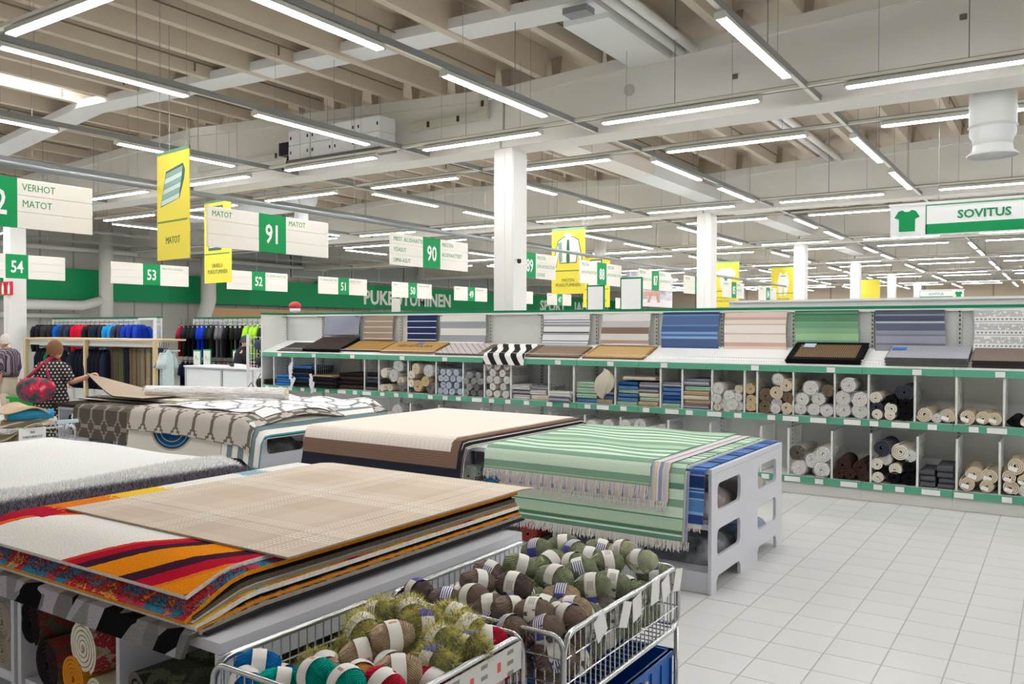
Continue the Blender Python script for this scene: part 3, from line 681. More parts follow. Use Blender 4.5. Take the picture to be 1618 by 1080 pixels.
def fluff(o, m_, m2, seed):
    mb = [MB(), MB()]; rr = random.Random(seed)
    for i in range(1500):
        th, ph = rr.uniform(0, 2 * pi), math.asin(rr.uniform(-1, 1)); a = Vector((.07 * sin(ph), .046 * cos(ph) * cos(th), .046 * cos(ph) * sin(th))); d = (a.normalized() + Vector((rr.uniform(-1, 1), rr.uniform(-1, 1), rr.uniform(-1, 1))) * .7).normalized()
        s = d.cross(Vector((rr.uniform(-1, 1), .3, .5))).normalized() * .0016; q = mb[0] if rr.random() < .8 else mb[1]; k = len(q.v); l = rr.uniform(.012, .03)
        q.v += [tuple(a - s), tuple(a + s), tuple(a + d * l)]; q.face((k, k + 1, k + 2))
    return mb[0].mesh('fluff', (m_,)), mb[1].mesh('fluff', (m2,))
FLA, FLB = fluff(None, plain(226, 216, 126, .9), plain(110, 130, 142, .9), 3)
def yarn(x, y, zc, k, label, group, rot, sc_=1.0, band=True, bmat=None):
    e = E('yarn_ball', label, 'yarn', (x, y, zc), 0, group, rot); e.scale = (sc_,) * 3
    O('wound_yarn', BM[hash((round(x * 1000), round(y * 1000))) % 3], e, m=YM[k])
    if band: O('paper_band', BB, e, rot=(rnd.uniform(0, 6), 0, 0), m=bmat or BANDB)
    if k == 'y':
        for q in (FLA, FLB): tag(O('fluff', q, e), kind='stuff')
BALLS2=[(-1.89,3.06,0.95,'g'),(-1.834,3.19,0.95,'g'),(-1.743,3.13,0.95,'g'),(-1.654,3.20,0.95,'g'),(-1.796,2.782,0.96,'g'),(-1.741,2.92,0.95,'g'),(-1.648,2.95,0.95,'g'),(-1.584,2.703,0.97,'g'),(-1.57,2.86,0.96,'g'),(-1.549,3.05,0.95,'g'),(-1.466,2.768,0.94,'g'),(-1.72,2.66,0.92,'g'),(-1.64,2.60,0.90,'g'),(-1.551,2.56,0.90,'g'),(-1.446,3.024,0.87,'g'),(-1.433,2.642,0.87,'g'),(-1.447,3.27,0.87,'g'),(-1.455,2.91,0.92,'g'),(-1.655,2.80,0.93,'g'),(-1.64,3.07,0.95,'g'),(-1.535,3.17,0.97,'p'),(-1.432,3.13,0.96,'p'),(-2.048,2.461,0.9,'k'),(-1.873,2.602,0.93,'n'),(-1.90,2.72,0.93,'n'),(-1.80,2.47,0.92,'n'),(-1.72,2.46,0.90,'n'),(-1.68,2.56,0.96,'k'),(-1.93,2.48,0.88,'n'),(-1.63,2.46,0.91,'n'),(-1.53,2.46,0.92,'n'),(-1.58,2.39,0.87,'n'),(-1.47,2.43,0.88,'n'),(-1.43,2.53,0.90,'n'),(-1.42,2.42,0.8,'n'),(-1.69,2.42,0.85,'n'),(-1.532,2.652,0.92,'t'),(-1.457,2.60,0.90,'t'),(-1.50,2.56,0.88,'t'),(-1.446,2.753,0.87,'m')]
BALLS1=[(-2.05,1.70,0.87,'b'),(-2.03,1.64,0.84,'b'),(-1.80,1.70,0.90,'e'),(-1.90,1.66,0.86,'e'),(-1.668,1.69,0.91,'e'),(-1.71,1.79,0.88,'o'),(-1.727,1.947,0.95,'t'),(-1.79,1.88,0.90,'t'),(-1.67,1.88,0.89,'t'),(-1.60,1.83,0.91,'t'),(-1.86,1.80,0.87,'t'),(-1.556,2.209,0.89,'r'),(-1.58,1.75,0.90,'r'),(-1.53,1.90,0.86,'r'),(-1.55,1.66,0.87,'r'),(-1.881,1.98,0.93,'y'),(-1.95,2.169,0.92,'y'),(-1.732,2.10,0.94,'y'),(-1.717,2.25,0.92,'y'),(-1.60,2.03,0.93,'y'),(-1.546,2.11,0.9,'y'),(-1.569,1.96,0.90,'y'),(-1.62,2.19,0.92,'y'),(-1.90,2.07,0.94,'y'),(-1.81,2.14,0.95,'y')]
_c = {}
for (bx, lo, L_, nm, bm_) in ((2, .0, BALLS2, 'heap of the green and brown yarn bin', BANDB), (1, .0, BALLS1, 'multicoloured yarn bin', BANDW)):
    for i, (x, y, zc, k) in enumerate(L_):
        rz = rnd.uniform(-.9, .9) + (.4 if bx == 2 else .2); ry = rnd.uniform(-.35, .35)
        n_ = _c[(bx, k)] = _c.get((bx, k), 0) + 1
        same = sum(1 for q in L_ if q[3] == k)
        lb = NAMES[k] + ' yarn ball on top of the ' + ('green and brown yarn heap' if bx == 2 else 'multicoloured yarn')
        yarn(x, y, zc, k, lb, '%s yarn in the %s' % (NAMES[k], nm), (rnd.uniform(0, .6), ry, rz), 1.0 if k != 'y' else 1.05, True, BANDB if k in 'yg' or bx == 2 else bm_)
# balls lower down in the bins
rr = random.Random(12)
for bx, xs_, ys_, cols in ((2, [-2.04, -1.90, -1.76, -1.62, -1.46], [2.46, 2.60, 2.74, 2.88, 3.02, 3.16, 3.27], None), (1, [-2.04, -1.88, -1.72, -1.57], [1.68, 1.82, 1.96, 2.10, 2.23], 'ebtry')):
    for zl in ((.72, .81) if bx == 2 else (.70, .79)):
        for x in xs_:
            for y in ys_:
                if zl < .75 and x != xs_[-1] and y != ys_[0]: continue
                k = ('g' if y > 2.7 else 'n') if bx == 2 else ('b' if x < -1.95 and y < 1.9 else ('r' if x > -1.65 else ('y' if y > 1.95 else rr.choice('et'))))
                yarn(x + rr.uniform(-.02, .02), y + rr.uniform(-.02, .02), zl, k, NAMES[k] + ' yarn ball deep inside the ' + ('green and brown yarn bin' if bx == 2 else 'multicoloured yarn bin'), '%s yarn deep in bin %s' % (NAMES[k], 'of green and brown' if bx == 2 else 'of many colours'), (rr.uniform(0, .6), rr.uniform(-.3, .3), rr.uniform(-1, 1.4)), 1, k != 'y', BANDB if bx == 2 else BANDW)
# ---- blue crate below
CR = plain(10, 92, 178, .4); CRD = plain(16, 44, 120, .4)
cr = E('storage_crate', 'blue plastic crate with white grip standing under the green yarn bin', 'crate', (-1.66, 2.92, .24))
cx, cy, cz = .27, .42, .30
m = MB().box(-cx, cx, -cy, cy, 0, .012)
for s in (-1, 1): m.box(s * cx - .006, s * cx + .006, -cy, cy, 0, cz).box(-cx, cx, s * cy - .006, s * cy + .006, 0, cz)
m.build('crate_body', CR, cr)
m = MB()
for s in (-1, 1): m.box(s * cx - .014, s * cx + .014, -cy - .014, cy + .014, cz - .02, cz).box(-cx - .014, cx + .014, s * cy - .014, s * cy + .014, cz - .02, cz)
m.build('crate_rim', CR, cr)
m = MB()
for s in (-1, 1):
    for k in range(9): y = -cy + .02 + k * (2 * cy - .04) / 8; m.box(s * cx + s * .006 - .006, s * cx + s * .006 + .006, y - .006, y + .006, .02, cz - .02)
    for k in range(6): x = -cx + .02 + k * (2 * cx - .04) / 5; m.box(x - .006, x + .006, s * cy + s * .006 - .006, s * cy + s * .006 + .006, .02, cz - .02)
    m.box(s * cx + s * .005 - .006, s * cx + s * .005 + .006, -cy, cy, .12, .13)
m.build('crate_ribs', CR, cr)
MB().box(cx + .013, cx + .021, -.12, .14, .19, .23).box(cx + .013, cx + .021, -.12, -.1, .19, .265).box(cx + .013, cx + .021, .12, .14, .19, .265).build('grip', plain(206, 206, 200), cr)
FILM = P('clear_film', .18, 0, .6); FILM = FILM.out((.92, .94, .96), alpha=.28)
m = MB(); rr = random.Random(2)
def bagf(a, b):
    x = -.22 + .44 * a; y = -.38 + .5 * b; return (x, y, .14 + .06 * sin(pi * a) * sin(pi * b) + .02 * sin(a * 23 + b * 11) * sin(b * 19))
m.grid(bagf, 22, 22); o = m.build('plastic_bag', FILM, None, True, loc=(-1.66, 2.92, .24)); tag(o, 'clear crumpled plastic bag lying in the blue crate', 'bag')
for i, (x, y) in enumerate(((-.12, -.25), (.05, -.28), (.12, -.1), (-.05, -.08), (.0, -.35))):
    yarn(-1.66 + x, 2.92 + y, .24 + .09, 'gnnge'[i] if 0 else 'gnngn'[i], ('sage green' if 'gnngn'[i] == 'g' else 'brown grey') + ' yarn ball inside the plastic bag in the blue crate', 'yarn bagged in the blue crate', (.2, .1, i), 1)
# ================================================================ rolled rugs
def roll_mesh(turns=4, th=.17, seg=18, gap=.04, oval=1.0, flap=0):
    """unit roll: outer radius 1, axis y from 0 to 1 (scaled later), spiral cross-section with visible layers; origin in the axis"""
    N = int(turns * seg); outp = []; inp = []
    for i in range(N + 1):
        a = 2 * pi * i / seg; rr_ = 1 - (th + gap) * (i / seg)
        if rr_ - th < .04: break
        outp.append((rr_ * cos(a), rr_ * sin(a) * oval)); inp.append(((rr_ - th) * cos(a), (rr_ - th) * sin(a) * oval))
    n = len(outp); m = MB()
    for yy in (0, 1):
        for q in outp: m.v.append((q[0], yy, q[1]))
        for q in inp: m.v.append((q[0], yy, q[1]))
    for i in range(n - 1):
        a, b, c, d = i, i + 1, n + i, n + i + 1; k = 2 * n
        m.cur = 0; uv = [(i / seg, 0), ((i + 1) / seg, 0), ((i + 1) / seg, 1.6), (i / seg, 1.6)]
        m.face((b, a, a + k, b + k), [uv[1], uv[0], uv[3], uv[2]]); m.cur = 1; m.face((c, d, d + k, c + k))
        m.face((a, b, d, c)); m.face((b + k, a + k, c + k, d + k))
    m.cur = 1; m.face((0, n, 3 * n, 2 * n)); m.face((n - 1, 3 * n - 1, 4 * n - 1, 2 * n - 1))
    return m
RM = {}
def rollm(kind, mo, me_):
    k = (kind, mo.name, me_.name)
    if k not in RM:
        a = dict(a=(4, .17, 18, .05, 1), b=(3.2, .2, 18, .07, .86), c=(5, .13, 18, .04, .94), d=(2.2, .24, 18, .12, .68))[kind]
        mb = roll_mesh(*a); RM[k] = mb.mesh('rolled_rug', (mo, me_), True); RM[k].set_sharp_from_angle(angle=R(40))
    return RM[k]
def roll(x, y, zc, r, L, mo, me_, label, group=None, kind='a', rz=0, roty=0, wrap=False, tagc=False, cat='rug roll'):
    e = E('rolled_rug', label, cat, (x, y, zc), rz, group)
    O('carpet_coil', rollm(kind, mo, me_), e, rot=(0, roty, 0), scale=(r, L, r))
    if wrap: O('plastic_wrap', WRAPM[int(abs(x) * 97) % 2], e, rot=(0, roty * 1.7, 0), scale=(r * 1.04, L, r * 1.04 * (.9 if kind == 'b' else 1)))
    if tagc: O('paper_label', LABM, e, (-.25 * r, -.012, -.3 * r), (0, .3, 0), (r * .9, 1, r * .5))
    return e
def wrap_mesh(seed):
    rr = random.Random(seed); m = MB(); ph = [rr.uniform(0, 6) for _ in range(6)]
    def f(a, b):
        th = 2 * pi * a; k = 1 + .03 * sin(7 * th + ph[0] + b * 9) + .025 * sin(13 * th + ph[1] - b * 23) + .02 * sin(b * 40 + 3 * th)
        return (k * cos(th), b, k * sin(th))
    m.grid(f, 26, 8)
    def cap(a, b):
        th = 2 * pi * a; rad = 1 - b; k = 1 + .04 * sin(9 * th + ph[2]); return (rad * k * cos(th), -.012 - .02 * b + .012 * sin(11 * th + ph[3]) * (1 - b) * b * 4, rad * k * sin(th))
    m.grid(cap, 26, 4, flip=True); return m.mesh('plastic_wrap', (WRAP,), True)
p = P('crinkled_film', .16, 0, .8); WRAP = p.out((.93, .95, .97), alpha=(p.noise(9, 3) * .8 - .16).mx(.06).mn(.65))
WRAPM = [wrap_mesh(1), wrap_mesh(2)]
LABM = MB().prism([(-.5, -.5), (.5, -.5), (.5, .5), (-.5, .5)], .003, 'y').mesh('paper_label', (PAPER,))
CHEV = P('chevron_weave', .95, 0, .05); u, v = CHEV.uv(); CHEV = CHEV.out(CHEV.mix(lin(40, 38, 38), lin(226, 218, 202), (((u * 8).fr() - .5).ab() * .9 + v * 9).fr().lt(.5)))
RC = {'w': (cloth(206, 200, 194), cloth(226, 222, 216)), 'b': (cloth(206, 190, 164), cloth(218, 204, 180)), 't': (cloth(190, 168, 130), cloth(206, 184, 146)), 'n': (GREYMIX, cloth(120, 104, 84)), 'c': (cloth(224, 216, 200), cloth(232, 226, 212)),
      'k': (cloth(26, 27, 32), cloth(20, 20, 24)), 's': (cloth(84, 88, 102), cloth(64, 66, 78)), 'r': (cloth(78, 58, 50), cloth(66, 48, 42)), 'h': (CHEV, cloth(96, 90, 84)), 'g': (cloth(176, 176, 178), cloth(204, 202, 200)), 'x': (speckle('black_white_speckle_pile', [(40, 40, 46), (170, 170, 172), (60, 60, 66), (220, 218, 214)], 40), cloth(120, 118, 120)), 'u': (speckle('blue_white_speckle_pile', [(70, 90, 140), (220, 222, 228), (120, 140, 180), (236, 236, 238)], 30), cloth(190, 198, 214))}
CN = {'w': 'pale', 'b': 'beige', 't': 'straw coloured', 'n': 'brown mottled', 'c': 'cream', 'k': 'black', 's': 'slate grey', 'r': 'dark brown', 'h': 'black and white chevron', 'g': 'light grey', 'x': 'black and white speckled', 'u': 'blue and white'}
# rolls in the open front of the near tables
ML = speckle('muted_multicolour_pile', [(120, 90, 80), (90, 100, 84), (150, 60, 50), (90, 80, 76), (110, 104, 96)], 12)
GRN = speckle('olive_weave', [(92, 96, 78), (70, 74, 60), (112, 116, 90), (60, 62, 52)], 5); PINK = speckle('rose_multi_pile', [(190, 120, 110), (170, 60, 60), (190, 170, 150), (160, 150, 90)], 10)
for x, zc, r, mo, me_, k, lb in ((-3.40, .735, .092, ML, BLACKB, 'c', 'rolled multicolour rug with black edge in the upper left of the near table opening'), (-3.275, .60, .10, ML, cloth(36, 30, 34), 'c', 'rolled dark rug with black coil end under the black-edged roll'),
      (-3.02, .72, .105, PINK, cloth(236, 230, 214), 'c', 'rolled rose rug with cream coil end in the near table opening'), (-3.09, .59, .09, cloth(214, 150, 50), cloth(226, 146, 40), 'c', 'orange rolled rug below the cream-ended roll'),
      (-2.945, .565, .065, cloth(210, 204, 170), cloth(226, 220, 200), 'a', 'small cream rolled rug in the near table opening next to the divider'), (-2.74, .60, .098, GRN, cloth(104, 98, 94), 'd', 'olive green rolled rug with grey flattened end, alone in its compartment'),
      (-3.62, .70, .085, CREAMSHAG, cloth(160, 150, 136), 'c', 'upper cream shaggy roll at the left picture edge'), (-3.62, .585, .075, CREAMSHAG, cloth(160, 150, 136), 'c', 'lower cream shaggy roll at the left picture edge')):
    zc = max(zc, .497 + r * (.7 if k == 'd' else 1)); roll(x, 1.74 if x > -2.8 else 1.70, zc, r, 1.3, mo, me_, lb, 'rolls in the near tables', k, rz=-.05, roty=1.0)
for x, zc, r, c, lb in ((-4.22, .66, .09, 'x', 'green and white speckled roll between the brown rugs and the green rag rugs'), (-4.0, .585, .09, 'u', 'blue patterned roll just left of the green rag rug'), (-3.62, .25, .09, 'r', 'dark red patterned roll low under the green rag rug')):
    mo = speckle('deep_red_pile', [(120, 30, 34), (180, 90, 80), (90, 20, 26), (190, 180, 170)], 30) if c == 'r' else (speckle('moss_speckle_pile', [(60, 80, 70), (190, 200, 190), (90, 110, 100)], 30) if c == 'x' else speckle('bright_blue_pile', [(20, 70, 130), (70, 130, 180), (200, 214, 224), (30, 90, 150)], 30))
    roll(x, 5.72, zc, r, 1.2, mo, mo, lb, None, 'a')
# folded goods on the shelves of the end table
def bag_stack(x, y, zb, w_, d, h, mo, label):
    e = E('folded_rug', label, 'folded rug', (x, y, zb)); m = MB()
    def f(a, b): return (-w_ / 2 + w_ * a, d * b, h * (.82 + .18 * sin(a * 9 + b * 5) * sin(b * 7 + 2)) * (min(1, 6 * min(a, 1 - a)) ** .4) * (min(1, 6 * min(b, 1 - b)) ** .4))
    m.grid(f, 18, 18); m.face((0, 18, 18 * 19 + 18, 18 * 19)); m.build('folded_cloth', mo, e, True)
    m = MB(); m.grid(lambda a, b: Vector(f(a, b)) * 1.01 + Vector((0, 0, .004 + .006 * sin(a * 31) * sin(b * 27))), 18, 18); m.build('plastic_cover', WRAP, e, True)
bag_stack(-2.45, 5.95, .155, .55, .7, .2, cloth(44, 54, 72), 'dark blue folded rug in plastic on the lower shelf of the end table'); bag_stack(-2.45, 6.8, .155, .55, .6, .17, stripes('denim_fold', [(1, (120, 150, 190)), (1, (170, 190, 214))], .08), 'light blue folded rug in plastic, low at the far end of the end table')
bag_stack(-2.45, 5.95, .495, .55, .7, .22, BROWNRIB, 'brown folded rug in plastic on the upper shelf of the end table'); bag_stack(-2.45, 6.8, .495, .55, .6, .2, cloth(206, 200, 192), 'pale folded rug in plastic on the upper shelf at the far end')
bag_stack(-7.4, 6.0, .495, .6, .7, .2, cloth(60, 54, 50), 'dark folded rug in plastic under the trellis rug table'); bag_stack(-7.4, 6.85, .155, .6, .6, .2, cloth(90, 96, 106), 'grey folded rug in plastic low under the trellis rug table')
# ================================================================ wall of shelving with rugs
YF, YB, PIT = 9.955, 10.545, .906
XJ = [-.988 - PIT * k for k in range(-2, 12)]
GP = plain(214, 216, 214, .55); SHELFW = plain(232, 233, 232, .45)
p = P('slotted_post', .5, .2); x, y, z_ = p.ob(); POST = p.out(p.mix(lin(196, 198, 196), lin(60, 60, 60), (z_ * 20).fr().lt(.55) * x.ab().lt(.007)))
def divm_(h, d=.56):
    m = MB(); m.box(-.011, .011, -.012, .006, 0, h).box(-.004, .004, 0, d, h - .008, h).box(-.004, .004, 0, d, 0, .008).box(-.006, .006, d - .012, d, 0, h)
    return m
def divg_(h, d=.56):
    m = MB()
    for i in range(1, 12): y = d * i / 12; m.box(-.0018, .0018, y - .0018, y + .0018, 0, h)
    for k in range(1, 5): m.box(-.0018, .0018, 0, d, h * k / 5 - .0018, h * k / 5 + .0018)
    return m
DIVW = plain(228, 230, 228, .4)
DV = {h: (divm_(h).mesh('divider_frame', (DIVW,)), divg_(h).mesh('wire_grid', (DIVW,))) for h in (.50, .54)}
fen = MB(); fen.tube([(-PIT, 0, .075), (0, 0, .075)], .0028, 5).tube([(-PIT, 0, .038), (0, 0, .038)], .0018, 4)
for i in range(30): fen.tube([(-PIT + PIT * (i + .5) / 30, 0, 0), (-PIT + PIT * (i + .5) / 30, 0, .075)], .0013, 4)
FEN = fen.mesh('wire_fence', (plain(210, 212, 212, .3, .6),))
bp = MB().box(-PIT + .004, -.004, 0, .02, .1, 2.14).mesh('back_panel', (GP,)); up_ = MB().box(-.016, .016, -.03, 0, 0, 2.14).mesh('upright', (POST,))
slope = MB().prism([(0, 0), (.012, .02), (.56, .2), (.56, .175), (.03, -.012), (0, -.03)], PIT - .004, 'x', -PIT + .002).mesh('sloped_shelf', (SHELFW,))
shm = MB().box(-PIT + .002, -.002, 0, .57, -.03, 0).mesh('shelf', (SHELFW,)); rl = MB().prism([(-.012, -.075), (.002, -.075), (.008, 0), (-.002, 0)], PIT - .006, 'x', -PIT + .003).mesh('price_rail', (SHELFGREEN,))
kk = MB().box(-PIT + .001, -.001, 0, .02, 0, .135).mesh('kick_plate', (plain(216, 217, 212, .5),)); capm_ = MB().box(-PIT, 0, 0, .06, 2.145, 2.18).mesh('cap_strip', (DGREEN,)); capw = MB().box(-PIT, 0, .01, .05, 2.115, 2.145).mesh('cap_shelf', (plain(226, 227, 224),))
plm = MB().box(-.045, .045, -.003, 0, 0, .058).mesh('price_label', (PAPER,)); pll = MB().box(-.09, .09, -.003, 0, 0, .058).mesh('price_label', (PAPER,)); brm = MB().tube([(0, 0, 0), (0, -.12, .012)], .006, 5).mesh('bracket', (plain(90, 92, 92),))
D2 = [-11.571,-11.105,-10.544,-9.42,-9.112,-8.505,-7.953,-7.442,-7.055,-6.594,-5.965,-5.571,-4.947,-4.308,-4.015,-3.628,-3.224,-3.071,-2.648,-2.187,-1.828,-1.36,-0.961,-0.526]
D3 = [-9.4,-8.46,-7.9,-7.112,-6.5,-5.951,-5.4,-4.869,-4.2,-3.648,-3.023,-2.699,-2.213,-1.799,-1.328,-0.952,-0.559]
BL = ['the black chevron mats beyond the right picture edge', 'the white dashed rug at the right picture edge', 'the white dashed rug', 'the blue-grey striped rug', 'the green gradient rug', 'the pink beige striped rug', 'the blue rug', 'the white, brown and tan block-striped rug', 'the white and grey patterned rug', 'no rug hanging, right of the wide grey stripes', 'the wide grey and white striped rug', 'the navy rug with white lines', 'the beige rug with white lines', 'the plain grey-blue rug', 'an empty back panel at the far end']
rr = random.Random(5)
for k, xr in enumerate(XJ):
    if xr < -11.8 + .0: continue
    b = E('shelving_bay', 'green-railed shelving bay displaying ' + BL[k + 0 if k < 2 else k], 'shelving', (xr, 0, 0), 0, 'bays of the rug shelving')
    b['label'] = 'green-railed shelving bay with ' + BL[min(k + 1, len(BL) - 1)]
    O('back_panel', bp, b, (0, YB, 0)); O('upright', up_, b, (-PIT, YB, 0)); O('sloped_shelf', slope, b, (0, YF, 1.485))
    O('shelf', shm, b, (0, YF, .91)); O('shelf', shm, b, (0, YF, .21))
    for zz_ in (1.485, .905, .205): O('price_rail', rl, b, (0, YF - .004, zz_))
    O('kick_plate', kk, b, (0, YF + .01, 0)); O('cap_strip', capm_, b, (0, YB - .03, 0)); O('cap_shelf', capw, b, (0, YB - .05, 0)); O('wire_fence', FEN, b, (0, YF + .012, 1.487)); O('bracket', brm, b, (-PIT, YB - .03, 2.1))
    for zz_, n in ((1.485, 1), (.905, 3), (.205, 3)):
        for i in range(n):
            w_ = rr.random() < .35 and zz_ < 1
            O('price_label', pll if w_ else plm, b, (-PIT * (i + rr.uniform(.3, .7)) / n, YF - .019, zz_ - .068), (.05, 0, 0))
    for DD, z0, h in ((D2, .912, .50), (D3, .212, .54)):
        for x in DD:
            if xr - PIT < x <= xr:
                dv = O('divider_frame', DV[h][0], b, (x - xr, YF + .012, z0)); O('wire_grid', DV[h][1], dv)
ep = MB().prism([(YF - .0, 0), (YB + .05, 0), (YB + .05, 2.145), (YF - .0, 2.145)], .03, 'x', -11.90).build('end_panel_', plain(222, 223, 221, .5)); ep.name = 'shelving_end_panel'; tag(ep, 'tall white side panel closing the far end of the rug shelving', 'panel')
_m = MB().box(-11.91, -11.86, YF, YB + .05, 2.147, 2.18).build('cap_strip', DGREEN, ep)
o = MB().box(-3.9, 2.0, 11.35, 11.41, 0, 2.27).build('shelving_row', plain(206, 208, 208, .6)); tag(o, 'grey back wall of the next shelving row showing above the green cap', 'shelving')
MB().box(-3.9, 2.0, 11.33, 11.43, 2.27, 2.30).build('top_strip', plain(232, 232, 230), o)
# ---- rugs hanging at the back
def hung(x0, x1, zt_, zb, mt, label, curl=.0, edge=None, th=.012, lean=.03):
    m = MB(); L = zt_ - zb
    def f(off):
        def g(a, b):
            d = L * b; y = YB - .06 - lean * b - curl * max(0, b - .6) ** 2 * 6; return (x0 + (x1 - x0) * a + .01 * sin(b * 5 + x0), y - off + .006 * sin(a * 7 + b * 4), zt_ - d)
        return g
    nu, nv = 14, 16; m.grid(lambda a, b: f(th)((a - x0) / (x1 - x0), b), nu, nv, x0, x1, 0, 1); 
    m.uvs = [[(q[0], q[1] * L) for q in u_] if u_ else u_ for u_ in m.uvs]
    m.grid(f(0), nu, nv, flip=True); m.tube([f(th * .5)(0, 1), f(th * .5)(1, 1)], th * (1.6 if curl else 1.1), 8)
    for a in (0, 1): m.grid(lambda s, b: f(th * s)(a, b), 1, nv)
    m.f = m.f; m.grid(lambda a, b: (x0 + (x1 - x0) * a, YB - .06 - th + (th + .04) * b, zt_ + .004), 4, 1)
    o = m.build('hanging_rug', mt, None, True); return tag(o, label, 'rug', 'rugs hung at the back of the shelving')
ST = stripes
hung(-10.84, -10.01, 2.115, 1.80, cloth(152, 156, 174, 90, .25), 'plain grey-blue rug hung at the far end of the shelving')
hung(-9.90, -9.26, 2.115, 1.72, ST('beige_white_lines', [(8, (160, 146, 130)), (1, (238, 232, 222))], .095, amt=.15), 'beige rug with thin white lines hung on the shelving back')
hung(-8.95, -8.35, 2.115, 1.66, ST('navy_white_lines', [(7, (46, 58, 98)), (1, (228, 230, 238))], .098, amt=.15), 'navy rug with thin white lines hung on the shelving back')
hung(-8.27, -7.39, 2.12, 1.68, ST('grey_white_bands', [(3, (226, 226, 220)), (3, (158, 164, 170))], .21, amt=.12), 'white rug with wide grey bands hung on the shelving back', .02)
p5 = ST('white_grey_pattern', [(6, (236, 236, 238)), (1, (120, 122, 136)), (2, (226, 226, 230)), (1, (110, 112, 126)), (1, (222, 222, 226)), (3, (150, 152, 164)), (6, (240, 240, 240)), (3, (96, 98, 112)), (1, (220, 220, 226))], .3, amt=.2, dash=((236, 236, 238), .02, .045, .3))
hung(-6.37, -5.61, 2.115, 1.60, p5, 'white and grey patterned rug hung so that it spills onto the sloping shelf', .05)
hung(-5.41, -4.69, 2.115, 1.69, ST('block_stripes', [(10, (232, 232, 232)), (9, (204, 204, 204)), (9, (140, 122, 108)), (9, (222, 222, 222)), (10, (180, 160, 144))], .46, amt=.12), 'rug with wide white, brown and tan blocks hung on the shelving back')
hung(-4.51, -3.73, 2.125, 1.66, ST('blue_lines', [(2, (56, 80, 126)), (1, (120, 156, 200)), (8, (92, 116, 158)), (1, (116, 152, 196)), (5, (80, 106, 152)), (2, (134, 168, 212)), (2, (86, 116, 164)), (2, (142, 180, 222)), (9, (84, 104, 146))], .48, amt=.3), 'blue striped rug hung on the shelving back')
hung(-3.65, -2.87, 2.125, 1.60, ST('pink_beige_lines', [(4, (226, 208, 196)), (2, (206, 178, 164)), (3, (236, 224, 214)), (1, (214, 192, 180)), (6, (240, 232, 226)), (1, (206, 190, 180)), (6, (236, 226, 218)), (3, (200, 172, 158)), (4, (222, 204, 192))], .5, amt=.14), 'pink beige striped rug hung on the shelving back', .03)
hung(-2.77, -2.04, 2.13, 1.72, ST('green_gradient', [(1, (70, 116, 92)), (2, (96, 150, 116)), (1, (64, 110, 84)), (6, (96, 140, 112)), (1, (130, 176, 140)), (5, (120, 166, 132)), (5, (140, 184, 146)), (6, (164, 204, 164)), (5, (130, 174, 136))], .42, amt=.25), 'green gradient striped rug hung on the shelving back')
hung(-1.85, -1.13, 2.125, 1.64, ST('blue_grey_lines', [(2, (90, 98, 116)), (1, (140, 146, 162)), (3, (84, 92, 112)), (1, (190, 194, 206)), (4, (104, 110, 128)), (2, (150, 154, 170)), (1, (128, 132, 150)), (4, (160, 164, 178)), (1, (120, 124, 142)), (5, (152, 154, 168))], .5, amt=.25), 'blue-grey striped rug hung on the shelving back')
p = P('white_dash_weave', .95, 0, .05); u, v = p.uv(); g = (v / .145).fr(); c = p.grain((.86, .86, .86), 200, .1, uv=True)
msk = g.gt(.12) * g.lt(.62) * (u / .013).fr().lt(.45) * p.noise(30, 1, uv=True).gt(.40); dots = g.gt(.72) * g.lt(.86) * ((u / .04).fr() - .5).ab().lt(.3)
H11 = p.out(p.mix(c, lin(120, 124, 132), msk.mx(dots * .8).mx(g.gt(.95) * .8)))
hung(-.85, .0, 2.135, 1.62, H11, 'white rug with grey dashes and dots hung at the right picture edge', .05)
# ---- mats on the sloping shelf
def mat_(x0, x1, d0, d1, h, n, tops, edge, label, up=0.0, border=None, twist=0, group=None):
    """n mats piled on the slope between depths d0..d1"""
    a = math.atan2(.18, .548)
    for i in range(n):
        e = E('door_mat', label if n == 1 or i == n - 1 else label.replace('mat', 'mat in the pile', 1) if 0 else label, 'mat', ((x0 + x1) / 2 + rnd.uniform(-.01, .01) * (n > 1), YF + .012 + d0, 1.505 + d0 * .33 + .004), 0, group or label[:40]); e.rotation_euler = (a + up, 0, twist)
        w_ = (x1 - x0) / 2; L = (d1 - d0) / cos(a); m = MB(); z0 = 0; kz = i * (h + .002); e.location = Vector(e.location) + Vector((0, -sin(a + up), cos(a + up))) * kz
        m.cur = 1; m.box(-w_, w_, 0, L, z0, z0 + h); m.cur = 0; m.grid(lambda s, t: (s, t, z0 + h + .001), 6, 6, -w_ + .004, w_ - .004, .004, L - .004)
        m.build('mat_pad', (tops, edge), e)
        if border and i == n - 1:
            q = MB(); bw = border[0]
            for (aa, bb, cc, dd) in ((-w_, w_, 0, bw), (-w_, w_, L - bw, L), (-w_, -w_ + bw, 0, L), (w_ - bw, w_, 0, L)): q.box(aa, bb, cc, dd, z0 + h, z0 + h + .003)
            q.build('mat_border', border[1], e)
    return e
DGM = cloth(70, 68, 68, 80, .2); RIBD = ST('dark_ribbed_mat', [(2, (74, 64, 58)), (1, (44, 40, 40))], .03, 'v', 200, .15); RIBG = ST('gold_ribbed_mat', [(3, (178, 140, 82)), (1, (96, 72, 44))], .04, 'v', 200, .15); TAN = cloth(176, 140, 90, 90, .2)
mat_(-11.5, -10.6, .0, .42, .008, 1, DGM, BLACKB, 'plain dark grey doormat at the far end of the sloping shelf')
mat_(-10.85, -9.98, .0, .5, .012, 4, RIBD, BLACKB, 'dark brown ribbed doormat on the sloping shelf', .06)
mat_(-9.98, -9.15, .06, .5, .012, 2, RIBG, BLACKB, 'golden brown ribbed doormat on the sloping shelf')
